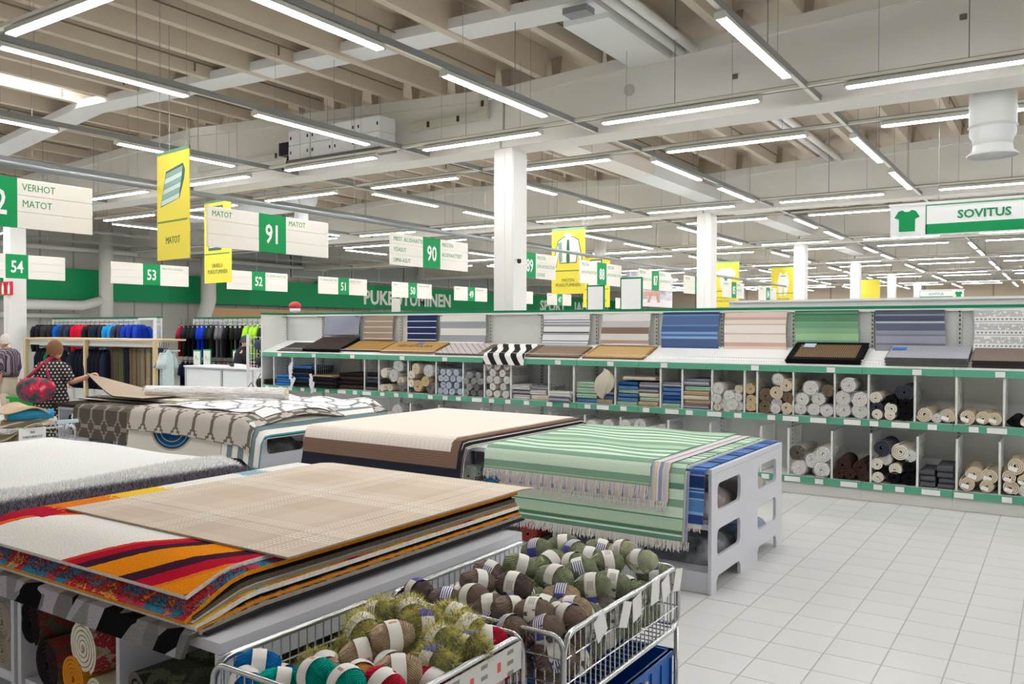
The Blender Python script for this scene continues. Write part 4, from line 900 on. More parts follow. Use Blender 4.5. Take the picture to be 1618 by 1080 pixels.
e = mat_(-9.12, -8.05, .02, .48, .016, 2, TAN, cloth(150, 116, 70), 'tan coir doormat with dark lettering on the sloping shelf')
for i, t_ in enumerate(('WELCOME', 'TERVETULOA')):
    if i == 1: text(t_, .12, plain(96, 62, 34), e, (-.38, .22, .0175), (0, 0, 0), 'LEFT', 1.0)
O('price_card', MB().box(0, .13, 0, .09, 0, .004).mesh('price_card', (plain(70, 120, 180),)), e, (-.05, .33, .018))
p = P('lilac_lattice_mat', .9); u, v = p.uv(); LM = p.out(p.mix(p.grain(lin(196, 186, 190), 200, .3, uv=True), lin(110, 100, 108), ((u * 9 + v * 9).fr().lt(.12)).mx((u * 9 - v * 9).fr().lt(.12))))
mat_(-7.98, -6.98, .0, .46, .012, 2, LM, cloth(120, 110, 112), 'lilac lattice-patterned mat on the sloping shelf')
p = P('zebra_weave', .9); u, v = p.uv(); ZB = p.out(p.mix(lin(236, 236, 234), lin(28, 28, 30), ((u * 5 + v * 2.4 + (v * 16).sin() * .1).fr()).lt(.5)))
mat_(-7.2, -6.3, .02, .42, .012, 2, cloth(110, 96, 80), cloth(84, 72, 60), 'brown mat under the black and white zebra rug')
rug('rug', 'black and white zebra-striped rug flopping over the green shelf rail', -7.05, -6.35, YF - .16, YF + .38, -9, 0, YF + .02, 11, 1.545, .008, ZB, WHITEB, r=.04, ang=80, wav=lambda s, t: (t - YF) * .33 if t > YF else 0)
mat_(-6.3, -5.5, .0, .4, .01, 2, cloth(136, 118, 100), cloth(110, 94, 80), 'brown mat below the white and grey patterned hanging rug')
mat_(-5.45, -4.55, .0, .46, .014, 1, cloth(190, 158, 108, 90, .15), cloth(130, 100, 64), 'straw coloured mat with brown frame on the sloping shelf', border=(.035, cloth(150, 116, 76)))
BRN = ST('brown_black_ribbed', [(3, (118, 98, 76)), (1, (74, 60, 48))], .025, 'u', 200, .15)
e = mat_(-2.74, -1.92, .0, .5, .012, 4, BRN, BLACKB, 'brown ribbed doormat with black border on the sloping shelf', .05, border=(.07, BLACKB))
O('price_card', MB().box(0, .13, 0, .11, 0, .004).mesh('price_card', (plain(190, 208, 232),)), e, (-.3, .36, .017))
e = mat_(-1.66, -.86, .0, .45, .014, 6, cloth(152, 154, 162, 70, .35), cloth(96, 94, 96), 'grey speckled mat in a thick pile on the sloping shelf', -.05)
O('price_card', MB().box(0, .14, 0, .1, 0, .004).mesh('price_card', (plain(60, 120, 180),)), e, (-.38, .28, .018))
mat_(-.82, .0, .0, .45, .014, 5, cloth(120, 108, 100, 70, .35), cloth(60, 54, 52), 'brown speckled mat on a pile at the right picture edge', -.05)
# ---- rolls in the bins
MID = [(-3.541,1.184,0.076,'w'),(-3.407,1.099,0.07,'w'),(-3.561,1.062,0.066,'w'),(-3.489,1.006,0.07,'w'),(-3.366,0.992,0.076,'w'),(-3.55,0.955,0.05,'b'),(-3.427,0.95,0.055,'w'),(-3.30,0.98,0.068,'w'),(-3.295,1.09,0.055,'w'),(-3.286,1.185,0.055,'b'),(-3.156,1.19,0.07,'t'),(-3.145,1.06,0.07,'t'),(-3.145,0.98,0.065,'t'),(-2.839,1.161,0.084,'b'),(-2.724,1.25,0.08,'b'),(-2.97,1.12,0.09,'n'),(-2.97,0.99,0.08,'n'),(-2.82,1.32,0.07,'w'),(-2.839,1.04,0.065,'w'),(-2.85,0.975,0.062,'w'),(-2.722,0.985,0.075,'b'),(-2.71,1.11,0.07,'n'),(-2.545,1.10,0.08,'w'),(-2.446,1.23,0.088,'w'),(-2.26,1.21,0.071,'n'),(-2.36,1.11,0.08,'w'),(-2.56,0.99,0.075,'w'),(-2.41,0.985,0.074,'w'),(-2.265,0.985,0.074,'w'),(-2.03,1.28,0.087,'w'),(-2.093,1.13,0.088,'w'),(-1.916,1.13,0.088,'w'),(-2.091,1.0,0.088,'w'),(-1.914,1.0,0.088,'w'),(-1.754,1.15,0.069,'c'),(-1.60,1.13,0.07,'k'),(-1.461,1.22,0.1,'s'),(-1.74,1.05,0.075,'s'),(-1.59,1.04,0.07,'c'),(-1.44,1.10,0.08,'k'),(-1.735,0.972,0.06,'c'),(-1.60,0.972,0.06,'c'),(-1.45,0.99,0.078,'k'),(-1.263,0.994,0.084,'b'),(-1.145,0.963,0.052,'w'),(-1.045,0.99,0.08,'b'),(-0.858,0.99,0.08,'b'),(-0.715,0.986,0.076,'b'),(-0.606,0.99,0.074,'b'),(-0.442,0.975,0.064,'k'),(-0.335,0.967,0.056,'b')]
BOT = [(-2.60,0.47,0.1,'h'),(-2.435,0.40,0.088,'w'),(-2.31,0.48,0.095,'w'),(-2.57,0.302,0.09,'w'),(-2.32,0.305,0.092,'w'),(-2.09,0.38,0.09,'r'),(-1.91,0.36,0.085,'r'),(-2.133,0.28,0.068,'r'),(-2.014,0.28,0.068,'r'),(-1.88,0.285,0.07,'r'),(-1.685,0.60,0.098,'s'),(-1.5,0.57,0.097,'c'),(-1.645,0.48,0.07,'w'),(-1.40,0.54,0.068,'w'),(-1.73,0.42,0.07,'c'),(-1.69,0.36,0.08,'k'),(-1.55,0.38,0.07,'c'),(-1.41,0.42,0.08,'k'),(-1.72,0.28,0.066,'c'),(-1.56,0.288,0.076,'k'),(-1.41,0.288,0.076,'k'),(-0.785,0.40,0.09,'b'),(-0.645,0.39,0.085,'b'),(-0.85,0.293,0.08,'b'),(-0.67,0.286,0.074,'b'),(-0.418,0.518,0.086,'b'),(-0.47,0.40,0.073,'b'),(-0.35,0.377,0.063,'b'),(-0.46,0.292,0.08,'b'),(-0.33,0.275,0.063,'w')]
MIDL = [(-8.985,1.2,0.083,'c'),(-8.712,1.318,0.1,'g'),(-8.78,1.17,0.1,'g'),(-9.02,0.97,0.057,'c'),(-8.86,0.975,0.062,'b'),(-8.64,1.09,0.075,'b'),(-8.62,1.0,0.085,'x'),(-8.42,1.19,0.071,'c'),(-8.43,1.06,0.066,'c'),(-8.33,1.29,0.09,'b'),(-8.08,1.26,0.1,'g'),(-8.31,1.02,0.1,'t'),(-8.13,1.1,0.085,'t'),(-8.05,0.998,0.085,'x')]
BOTL = [(-8.695,0.62,0.105,'g'),(-8.56,0.50,0.092,'c'),(-8.831,0.5,0.103,'g'),(-7.975,0.60,0.1,'g'),(-8.167,0.53,0.065,'c'),(-8.8,.32,.1,'w'),(-8.6,.32,.1,'w'),(-8.1,.32,.1,'g'),(-6.132,0.58,0.087,'w'),(-5.946,0.6,0.086,'w'),(-5.58,0.62,0.1,'g'),(-5.281,0.6,0.1,'w'),(-5.05,0.62,0.091,'w'),(-4.80,0.64,0.09,'w'),(-4.6,0.66,0.09,'w'),(-4.40,0.6,0.072,'w'),(-4.27,0.64,0.06,'g')]
for L_, where in ((MID, 'middle shelf'), (BOT, 'bottom shelf'), (MIDL, 'middle shelf'), (BOTL, 'bottom shelf behind the tables')):
    for i, (x, zc, r, k) in enumerate(L_):
        hw = k in 'wg' or (k == 'u')
        lb = {'w': 'pale plastic-wrapped rug roll', 'g': 'light grey plastic-wrapped rug roll'}.get(k, CN[k] + ' rolled rug')
        roll(x, YF - .02 + rnd.uniform(-.015, .03), zc, r, .5, *RC[k], lb + ' on the ' + where, '%s rolls on the %s' % (CN[k], where), 'b' if k in 'ks' and i % 2 else ('a' if i % 3 else 'c'), rz=rnd.uniform(-.09, .05), roty=rnd.uniform(0, 6), wrap=hw, tagc=k == 'b' and x > -1.2)
rr = random.Random(9)
for x0, x1, k, r, rows, nm in ((-7.93, -7.46, 'u', .055, 4, 'blue and white'), (-7.43, -7.07, 'x', .05, 4, 'speckled'), (-7.04, -6.61, 'w', .058, 6, 'white')):
    n = int((x1 - x0) / (2.05 * r))
    for j in range(rows):
        for i in range(n - (j % 2)):
            roll(x0 + r + (x1 - x0 - 2 * r) * (i + .5 * (j % 2)) / max(1, n - 1), YF + rr.uniform(-.02, .03), .912 + r + j * r * 1.72, r, .5, *RC[k], 'small %s rug roll in its middle shelf bin' % nm, 'small %s rolls' % nm, 'a', roty=rr.uniform(0, 6), wrap=k != 'u' and rr.random() < .8)
# ---- folded rugs
def fold_mesh():
    m = MB(); pts = []
    o_ = [(1, 0), (.09, 0)] + [(.09 - .09 * sin(pi * t / 8), .5 - .5 * cos(pi * t / 8)) for t in range(1, 8)] + [(.09, 1), (1, 1)]
    i_ = [(1, .56), (.13, .56), (.10, .5), (.13, .44), (1, .44)]
    m.prism([(y, z) for y, z in o_ + i_], 1, 'x', -.5); return m
FOLD = fold_mesh()
def foldme(mt, nm):
    k = ('fold', mt.name)
    if k not in RM:
        me = FOLD.mesh('folded_rug', (mt,)); l = me.uv_layers.new(name='UVMap')
        for pl in me.polygons:
            for li in pl.loop_indices: v_ = me.vertices[me.loops[li].vertex_index].co; l.data[li].uv = (v_.x * .5, v_.y * .5 + v_.z * .15)
        RM[k] = me
    return RM[k]
def stack(x0, x1, z0, hs, mts, lab, y=None, d=.46, tilt=0, group=None):
    zc = z0
    for i, h in enumerate(hs):
        mt, nm = mts[i % len(mts)]
        o = O('folded_rug', foldme(mt, nm), None, ((x0 + x1) / 2 + rnd.uniform(-.012, .012), (y or YF + .01) + rnd.uniform(-.02, .015), zc), (tilt, 0, rnd.uniform(-.04, .04)), (x1 - x0, d, h))
        tag(o, (nm + ' ' + lab) if len(hs) > 1 else nm + ' ' + lab, 'folded rug', (group or lab)); zc += h + .001
FB = (BLUERAG, 'blue striped folded rug'); FG = (GREENRAG, 'green striped folded rug'); FC = (ST('cream_fold', [(3, (226, 214, 196)), (1, (196, 184, 166))], .1), 'cream striped folded rug'); FGY = (ST('grey_fold', [(2, (120, 122, 134)), (2, (170, 172, 180)), (1, (90, 92, 102))], .12), 'grey striped folded rug'); FBE = (ST('tan_fold', [(2, (190, 168, 140)), (1, (160, 140, 116))], .1), 'tan striped folded rug')
FW = (ST('white_grey_fold', [(3, (226, 224, 220)), (1, (150, 148, 148)), (2, (206, 202, 196)), (1, (120, 118, 120))], .16), 'white and grey striped folded rug'); FD = (cloth(40, 46, 60), 'dark navy folded mat'); FDB = (cloth(44, 84, 140), 'bright blue folded mat'); FBK = (cloth(34, 30, 30), 'black folded mat'); FBR = (cloth(64, 46, 40), 'dark brown folded mat'); FTN = (cloth(150, 128, 98), 'tan topped folded mat'); FGR = (cloth(90, 92, 98), 'grey folded mat')
stack(-11.84, -11.6, .912, (.03, .03, .03), (FBK,), 'in the first bin beside the end panel', d=.5)
stack(-11.53, -11.13, .912, (.045,) * 4, ((cloth(60, 120, 180), 'sky blue folded mat'),), 'in the second bin of the middle shelf', d=.5)
stack(-11.06, -10.6, .912, (.06, .06, .06, .06, .05, .06), (FBK, FD, FDB, FD, FBK, FDB), 'in the tall blue and black stack', YF - .06, .52)
stack(-10.5, -10.02, .912, (.06, .06, .06, .03), (FBK, FD, FBK, FTN), 'in the stack with paper tags', YF - .10, .55); stack(-9.98, -9.46, .912, (.07, .07, .07, .05), (FBR, FBK, FBR, FBK), 'in the dark brown stack', d=.5)
stack(-9.39, -9.14, .912, (.06, .05, .06, .05, .06), (FGR, FBK, (cloth(60, 62, 70), 'slate folded mat')), 'in the narrow bin of dark mats', d=.5)
stack(-6.56, -6.28, .912, (.07, .06, .07), (FW, FGY, FW), 'beside the small white rolls'); stack(-6.26, -6.0, .912, (.07, .07, .05), (FC, FW, FGY), 'right of the white and grey folds')
stack(-5.93, -5.60, .912, (.07, .08), (FGY, FW), 'sticking out over the rail', YF - .07, .5, -.12)
stack(-5.53, -5.22, .912, (.06, .06, .08, .08), (FB, FG, FG, FG), 'in the green stack beside the cream fleece'); stack(-5.20, -4.98, .912, (.06, .06, .06), (FBE, FB, FGY), 'below the cream fleece')
stack(-4.91, -4.63, .912, (.05,) * 6, (FG, FB, FB, FG, FB, FDB), 'in the blue and green stack'); stack(-4.61, -4.34, .912, (.06, .05, .06, .06, .07), (FBE, FG, FC, FGY, FGY), 'beside the blue and green stack'); stack(-4.85, -4.4, 1.24, (.045,), (FC,), 'lying across two stacks')
stack(-4.28, -4.04, .912, (.05,) * 5 + (.06,), (FG, FB, FDB, FB, FB, FGY), 'in the narrow blue stack'); stack(-3.99, -3.66, .912, (.055,) * 5 + (.09,), (FGY, FBE, FC, FBE, FG, FGY), 'beside the narrow blue stack')
stack(-1.30, -1.16, .212, (.06, .06, .06), (FGR,), 'in clear plastic low on the bottom shelf'); stack(-1.13, -.98, .212, (.05, .06, .06, .07), (FGR,), 'low on the bottom shelf beside other grey ones')
m = MB()
def flc(a, b): th = 2 * pi * a; k = 1 + .16 * sin(5 * th + 2 * b) + .1 * sin(9 * th); return (.13 * k * cos(th) * sin(pi * b) ** .6, -.02 + .05 * sin(th) * sin(pi * b), .17 - .36 * b + .03 * cos(th))
m.grid(flc, 30, 14); o = m.build('fleece', CREAMSHAG, None, True, loc=(-5.09, YF - .03, 1.19)); tag(o, 'cream sheepskin fleece hanging out of the bin beside green folds', 'fleece')
RUGPT[o.name] = lambda s, t: Vector(flc(s, t)); pile(o, 3000, 0, 1, .05, .95, .02, [plain(232, 222, 202, .9)], .002, seed=8)
cardm = MB().prism([(0, 0), (.05, 0), (.06, .1), (.0, .11)], .002, 'y').mesh('paper_tag', (plain(226, 230, 238),))
for i in range(8): tag(O('paper_tag', cardm, None, (-11.05 + .03 * (i % 3), YF - .10 - .005 * i, .90 + .045 * i), (0, rnd.uniform(-.6, .6), 0)), 'white paper tag hanging off the tall blue and black mat stack', 'tag', 'tags on the blue mat stack')
for i in range(6): tag(O('paper_tag', cardm, None, (-10.52 + .02 * (i % 3), YF - .13 - .005 * i, .84 + .04 * i), (0, rnd.uniform(-.6, .6), 0)), 'white paper tag hanging off the tan-topped mat stack', 'tag', 'tags on the tan-topped mat stack')
# ================================================================ hanging aisle signs
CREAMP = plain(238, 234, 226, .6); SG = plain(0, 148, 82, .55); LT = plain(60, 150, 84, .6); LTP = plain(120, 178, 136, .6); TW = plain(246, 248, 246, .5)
SW, SH, GW = 2.10, .52, .47
brd = MB().prism([(-.018, 0), (.018, 0), (.018, .16), (.010, .172), (-.010, .172), (-.018, .16)], (SW - GW) / 2, 'y').mesh('board', (CREAMP,)); gpn = MB().box(-.022, .022, 0, GW, 0, SH).mesh('number_panel', (SG,))
def aisle_sign(x, yc, zb, num, left, right, label, group, hang=.15, sm=1.0, gl='full', lc=LT):
    e = E('aisle_sign', label, 'sign', (x, yc, zb), 0, group); w_ = (SW - GW) / 2
    for k in range(3):
        for y0 in (-SW / 2, GW / 2): O('board', brd, e, (0, y0, k * .1735))
    O('number_panel', gpn, e, (0, -GW / 2, 0))
    text(num, .36, TW, e, (.0235, 0, .13), FX, 'CENTER', .74, 'number', .001, .006)
    for side, lines in ((-SW / 2 + .06, left), (GW / 2 + .05, right)):
        for k, l in enumerate(lines):
            if l: text(l, .105 * sm, lc, e, (.019, side, .1735 * (2 - k) + .05), FX, 'LEFT', .86, 'lettering', .001)
    for y in (-SW * .32, SW * .32): MB().tube([(0, y, SH), (0, y, SH + hang if x > -15 else zt(x) + .425 - zb)], .003, 4).build('hanger', GALV, e)
    return e
g1, g2 = 'aisle signs of the near row', 'aisle signs of the far row'
N1 = {'92': 'cut by the left picture edge, lettered VERHOT and MATOT', '91': 'lettered MATOT on both halves', '90': 'lettered for underwear and swimwear', '89': 'half hidden by the white column', '88': 'beside the shirt and tie banner', '87': 'in front of the photo poster', '86': 'next to the second column', '85': 'in front of the T-shirt banner', '84': 'between T-shirt and romper banners', '83': 'partly behind the romper banner'}
N2 = {'54': 'above the red fire signs', '53': 'below the MATOT banner', '52': 'right of the first sports banner', '51': 'below the right half of sign 91', '50': 'in front of the fascia lettering', '49': 'beside the last fascia letters', '48': 'behind the white column', '47': 'just right of the white column', '45': 'left of the photo poster'}
for num, yc, l, r_ in (('92', 4.26, [''], ['VERHOT', 'MATOT']), ('91', 7.885, ['MATOT'], ['MATOT']), ('90', 11.375, ['MIEST. ALUSVAATTEET', 'YÖASUT', 'UIMA-ASUT'], ['MIESTEN', 'ALUSVAATTEET']), ('89', 14.55, ['MIESTEN', 'JUHLAPUKEUTUM.'], ['MIESTEN', 'JUHLAPUKEUTUM.', 'LUOKKI']), ('88', 17.75, ['MIESTEN', 'JUHLAPUKEUTUM.'], ['MIESTEN', 'JUHLAPUKEUTUM.']), ('87', 20.85, ['MIESTEN', 'JUHLAPUKEUTUM.'], ['MIESTEN', 'JUHLAPUKEUTUM.']), ('86', 23.95, ['MIESTEN'], ['MIESTEN', 'FARKUT']), ('85', 27.2, ['NUORTEN'], ['LASTEN', 'PUKEUTUM.']), ('84', 31.0, ['LASTEN'], ['LASTEN']), ('83', 34.6, ['LASTEN'], ['VAUVAT'])):
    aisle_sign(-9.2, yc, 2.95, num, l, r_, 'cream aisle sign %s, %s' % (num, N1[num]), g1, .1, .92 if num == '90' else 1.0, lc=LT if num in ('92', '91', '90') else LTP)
for num, yc, l, r_ in (('54', 9.28, [''], ['']), ('53', 12.49, [''], ['MIESTEN ULKOILU']), ('52', 15.8, [''], ['M. URHEILUVAATTEET']), ('51', 19.13, ['M. URHEILUVAATTEET'], ['URHEILUTEKST.']), ('50', 22.47, ['SUKAT'], ['URHEILUVAATTEET']), ('49', 25.92, ['LAUKUT'], ['KENKÄHUOLTO']), ('48', 29.3, [''], ['']), ('47', 32.62, ['KENGÄT'], ['']), ('45', 39.3, ['KENGÄT'], [''])):
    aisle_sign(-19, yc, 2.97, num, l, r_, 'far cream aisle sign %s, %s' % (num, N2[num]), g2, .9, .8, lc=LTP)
# pipe the near signs hang from
o = MB().tube([(-9.2, 1.5, 3.60), (-9.2, 36, 3.60)], .035, 10).build('sign_pipe', GALV, None, True); tag(o, 'long galvanised pipe carrying the near row of aisle signs', 'pipe')
for y in (3, 6.3, 9.5, 13, 17, 21, 26, 31): MB().tube([(-9.2, y, 3.63), (-9.2, y, 5.6)], .005, 4).build('hanger', GALV, o)
# ---- yellow banners
YT = plain(92, 118, 60, .6); LINE = plain(110, 150, 80, .6); TEAL1 = plain(150, 186, 178, .6); TEAL2 = plain(214, 232, 224, .6); OUT = plain(70, 110, 96, .6); SHW = plain(248, 250, 248, .6)
BWD, BHT = .95, 1.63
def banner(x, y, zb, words, icon, label, rz=0, s=1.0):
    e = E('banner', label, 'banner', (x, y, zb), rz, 'yellow department banners'); e.scale = (s, s, s)
    MB().box(-BWD / 2, BWD / 2, -.008, .008, 0, BHT).build('sheet', YELLOW, e); MB().box(-BWD / 2, BWD / 2, -.012, .012, BHT - .045, BHT).build('top_bar', plain(110, 158, 124), e)
    MB().box(-BWD / 2 + .02, BWD / 2 - .05, -.0105, -.008, .56, .585).build('rule_line', LINE, e)
    for k, t_ in enumerate(words): text(t_, .15 if len(words) == 1 else .115, YT, e, (0, -.0095, (.24 if len(words) == 1 else .30 - .12 * k)), FY, 'CENTER', .82)
    def poly(pts, m_, dep, nm): MB().prism([(a, b + .9) for a, b in pts], -.002, 'y', -.008 - dep).build(nm, m_, e)
    if icon == 'rug':
        poly([(-.36, -.1), (-.2, .42), (.30, .50), (.36, .40), (.34, .28), (.2, -.0)], OUT, 0, 'icon_outline')
        for k in range(6):
            a, b = k / 6, (k + .93) / 6; L_ = lambda t: (-.34 + .15 * t, -.085 + .48 * t); R2 = lambda t: (.19 + .11 * t, .0 + .46 * t)
            poly([L_(a), R2(a), R2(b), L_(b)], TEAL1 if k % 2 else TEAL2, .003, 'icon_stripe')
    elif icon == 'shirt':
        poly([(-.14, .52), (.14, .52), (.3, .44), (.40, -.02), (.42, -.2), (.34, -.22), (.26, .1), (.24, -.14), (-.24, -.14), (-.26, .1), (-.34, -.24), (-.42, -.22), (-.40, 0), (-.3, .42)], OUT, 0, 'icon_outline')
        poly([(-.13, .5), (.13, .5), (.28, .42), (.38, -.02), (.40, -.18), (.35, -.2), (.25, .16), (.22, -.12), (-.22, -.12), (-.25, .16), (-.35, -.22), (-.40, -.2), (-.38, 0), (-.28, .4)], SHW, .003, 'icon_shirt')
        poly([(-.30, .36), (-.26, .16), (-.22, -.1), (-.16, -.1), (-.18, .40)], TEAL1, .006, 'icon_shade'); poly([(-.03, .44), (.03, .44), (.05, -.1), (0, -.16), (-.05, -.1)], plain(60, 120, 76), .006, 'icon_tie'); poly([(-.12, .56), (.0, .44), (.12, .56), (.1, .60), (-.1, .60)], TEAL2, .006, 'icon_collar')
    elif icon == 'tee':
        poly([(-.12, .5), (0, .46), (.12, .5), (.2, .48), (.38, .3), (.30, .16), (.2, .24), (.2, -.2), (-.2, -.2), (-.2, .24), (-.30, .16), (-.38, .3), (-.2, .48)], SHW, 0, 'icon_shirt'); poly([(.0, .24), (.03, .16), (.10, .14), (.04, .09), (.06, .0), (0, .05), (-.06, 0), (-.04, .09), (-.10, .14), (-.03, .16)], plain(60, 140, 110), .003, 'icon_star')
    elif icon == 'baby':
        poly([(-.14, .5), (-.06, .46), (-.04, .4), (.04, .4), (.06, .46), (.14, .5), (.16, .36), (.24, .1), (.2, -.1), (.12, -.4), (.03, -.42), (.02, -.1), (-.02, -.12), (-.06, -.44), (-.16, -.44), (-.2, -.06), (-.24, .1), (-.16, .36)], SHW, 0, 'icon_romper'); poly([(-.1, .36), (.1, .36), (.1, .33), (-.1, .33)], plain(60, 100, 150), .003, 'icon_stripe')
    elif icon == 'board':
        poly([(-.32, .55), (-.2, .62), (.2, .62), (.2, -.18), (.12, -.26), (-.32, -.26)], OUT, 0, 'icon_outline'); poly([(-.29, .5), (-.18, .58), (.16, .58), (.16, -.14), (.1, -.2), (-.29, -.2)], SHW, .003, 'icon_shirt'); poly([(.0, -.2), (.16, -.14), (.16, -.02), (.04, -.1)], TEAL1, .006, 'icon_cuff')
    for q in (-.4, .4): MB().tube([(q, 0, BHT), (q, 0, (zt(x) + .425 - zb) / s)], .003, 4).build('hanger', GALV, e)
banner(-8.78, 6.06, 2.71, ['MATOT'], 'rug', 'yellow banner showing a striped rug above the word MATOT', -.12, .79)
banner(-14.0, 10.65, 2.80, ['URHEILU-', 'PUKEUTUMINEN'], 'board', 'yellow banner for sports clothing hanging behind aisle sign 91', -.1)
banner(-10.35, 18.2, 2.78, ['MIESTEN', 'PUKEUTUMINEN'], 'shirt', 'yellow banner with shirt and tie beside aisle sign 88')
banner(-12.5, 23.8, 2.60, ['URHEILU-', 'PUKEUTUMINEN'], 'board', 'yellow sports clothing banner low behind aisle sign 88')
banner(-10.15, 29.2, 2.70, ['KOULULAISTEN', 'PUKEUTUMINEN'], 'tee', 'yellow banner with a white star T-shirt behind aisle sign 85')
banner(-9.3, 33.4, 2.76, ['VAUVOJEN', 'PUKEUTUMINEN'], 'baby', 'yellow banner with a white baby romper beside the second column')
banner(-7.9, 43, 2.72, [''], '', 'small plain yellow banner far away between two columns')
# ---- fitting room signs
def sovitus(x0, x1, y, z0, z1, shirt_left, label, wd, gm=SG, tm=None, shirt=True):
    e = E('fitting_room_sign', label, 'sign', (x0, y, z0)); H_ = z1 - z0; W_ = x1 - x0; s0 = H_ if shirt and shirt_left else 0; s1 = H_ if shirt and not shirt_left else 0
    MB().box(0, W_, -.01, .03, 0, H_).build('sign_board', plain(240, 242, 242), e)
    MB().box(s0 + .02, W_ - s1 - .02, -.014, -.01, .04 * H_, .36 * H_).build('green_band', gm, e)
    m = MB(); t_ = .03 * H_; a, b = s0 + .02, W_ - s1 - .02
    m.box(a, b, -.014, -.01, H_ * .95, H_ * .95 + t_).box(a, a + t_, -.014, -.01, .04 * H_, H_ * .95); m.build('frame_line', gm, e)
    text('SOVITUS', H_ * .36, tm or plain(40, 140, 90), e, ((a + b) / 2 + wd, -.0125, .50 * H_), FY, 'CENTER', 1.05, bold=.004)
    if shirt:
        c = H_ / 2 if shirt_left else W_ - H_ / 2; q = [(-.14, .86), (-.06, .80), (.06, .80), (.14, .86), (.26, .82), (.38, .62), (.24, .56), (.24, .16), (-.24, .16), (-.24, .56), (-.38, .62), (-.26, .82)]
        MB().prism([(c + a_ * H_, b_ * H_) for a_, b_ in q], -.004, 'y', -.01).build('shirt_symbol', gm, e)
    MB().box(-.02, W_ + .02, -.015, .035, H_, H_ + .03).build('top_bar', plain(236, 236, 234), e)
    for xx in (.2 * W_, .8 * W_): MB().tube([(xx, .01, H_), (xx, .01, zt(x0 + xx) + .425 - z0)], .003, 4).build('hanger', GALV, e)
sovitus(-2.0, .9, 12.3, 3.15, 3.56, True, 'large white fitting room sign with green shirt symbol and green band', -.55)
sovitus(-4.0, -2.72, 30, 2.88, 3.17, False, 'small distant fitting room sign with green shirt at its right end', 0, tm=plain(150, 170, 160))
o = sovitus(-21.9, -20.7, 9.7, 2.73, 2.99, False, 'small white fitting room sign below aisle sign 54', 0, tm=plain(150, 160, 160), shirt=False)
RED = plain(206, 30, 50, .5)
for i, (x, w_, nm) in enumerate(((-22.44, .24, 'left'), (-22.14, .34, 'right'))):
    e = E('fire_sign', 'red fire extinguisher sign, the %s one on the column below aisle sign 54' % ('narrow' if i == 0 else 'wide'), 'sign', (x, 10.634, 2.72)); MB().box(-w_ / 2, w_ / 2, -.01, .01, 0, .34).build('plate', RED, e)
    MB().prism([(-.05, .03), (.05, .03), (.05, .24), (.02, .27), (.02, .31), (-.02, .31), (-.02, .27), (-.05, .24)], -.004, 'y', -.01).build('extinguisher_symbol', TW, e)
# ---- green fascia along the left wall
fz0, fz1 = 2.93, 4.05
FAS = plain(0, 152, 92, .5); FAS2 = plain(0, 140, 84, .5)
e = E('wall_fascia', 'green fascia band with the white word PUKEUTUMINEN along the side wall', 'fascia', (-30.1, 0, 0))
for i, y in enumerate(range(-4, 60, 4)):
    if y < 8: continue
    MB().box(-.08, .08, y + .5, y + 4.498, fz0, fz1 + (.12 if y > 26 else 0)).build('fascia_panel', FAS if i % 3 else FAS2, e)
for t_, y0, y1 in (('PUKEUTUMINEN', 31.65, 38.9), ('SPORT', 48.9, 52.4), ('JALKINEET', 53.7, 59.5)):
    o = text(t_, 1.0, TW, e, (.085, y0, 3.18), FX, 'LEFT', 1, 'lettering', .01, .03); FIT.append((o, y1 - y0))
# windows above the fascia
GL = P('dark_glass', .06, 0, .8).out(lin(150, 158, 158)); FRM_ = plain(196, 196, 190)
for i, y in enumerate(range(23, 58, 4)):
    o = MB().box(-30.24, -30.19, y + .06, y + 3.94, 4.3, 5.6).build('window_%d' % (i + 1), FRM_); tag(o, kind='structure')
    for k in range(2): MB().box(-30.188, -30.182, y + .12 + 1.92 * k, y + 1.98 + 1.92 * k, 4.36, 5.55).build('pane', GL, o)
# ---- poster and small sign boards seen over the shelving cap
p = P('gym_photo_print', .5); u, v = p.uv(); bgc = p.ramp(p.noise(3, 2, uv=True), [(.3, lin(190, 186, 200)), (.45, lin(214, 210, 220)), (.6, lin(170, 168, 184))], False)
win = ((u * 4).fr().lt(.08)).mx((v * 4).fr().lt(.08)) * v.gt(.45); c = p.mix(bgc, lin(120, 118, 136), win); c = p.mix(c, lin(226, 222, 228), v.lt(.22))
torso = ((v - .38 + (u - .4) * -.12).ab()).lt(.07) * u.gt(.03) * u.lt(.7); c = p.mix(c, lin(224, 150, 160), torso * u.lt(.35)); c = p.mix(c, lin(206, 158, 140), torso * u.gt(.35))
arm = (u - .45 - (v - .2) * .2).ab().lt(.03) * v.gt(.12) * v.lt(.4); arm2 = (u - .66 + (v - .2) * .15).ab().lt(.035) * v.gt(.14) * v.lt(.42); GYM = p.out(p.mix(c, lin(200, 150, 130), arm.mx(arm2)))
e = E('poster', 'large printed photo poster of an exercising figure behind aisle sign 87', 'poster', (-16, 33.4, 2.95)); m = MB(); m.grid(lambda a, b: (.02, a * 4.9, b * 1.5), 4, 4); m.build('print', GYM, e); MB().box(-.02, .018, 0, 4.9, 0, 1.5).build('backing_board', WHITE, e)
for y in (.6, 4.3): MB().tube([(0, y, 1.5), (0, y, zt(-16) + .425 - 2.95)], .004, 4).build('hanger', GALV, e)
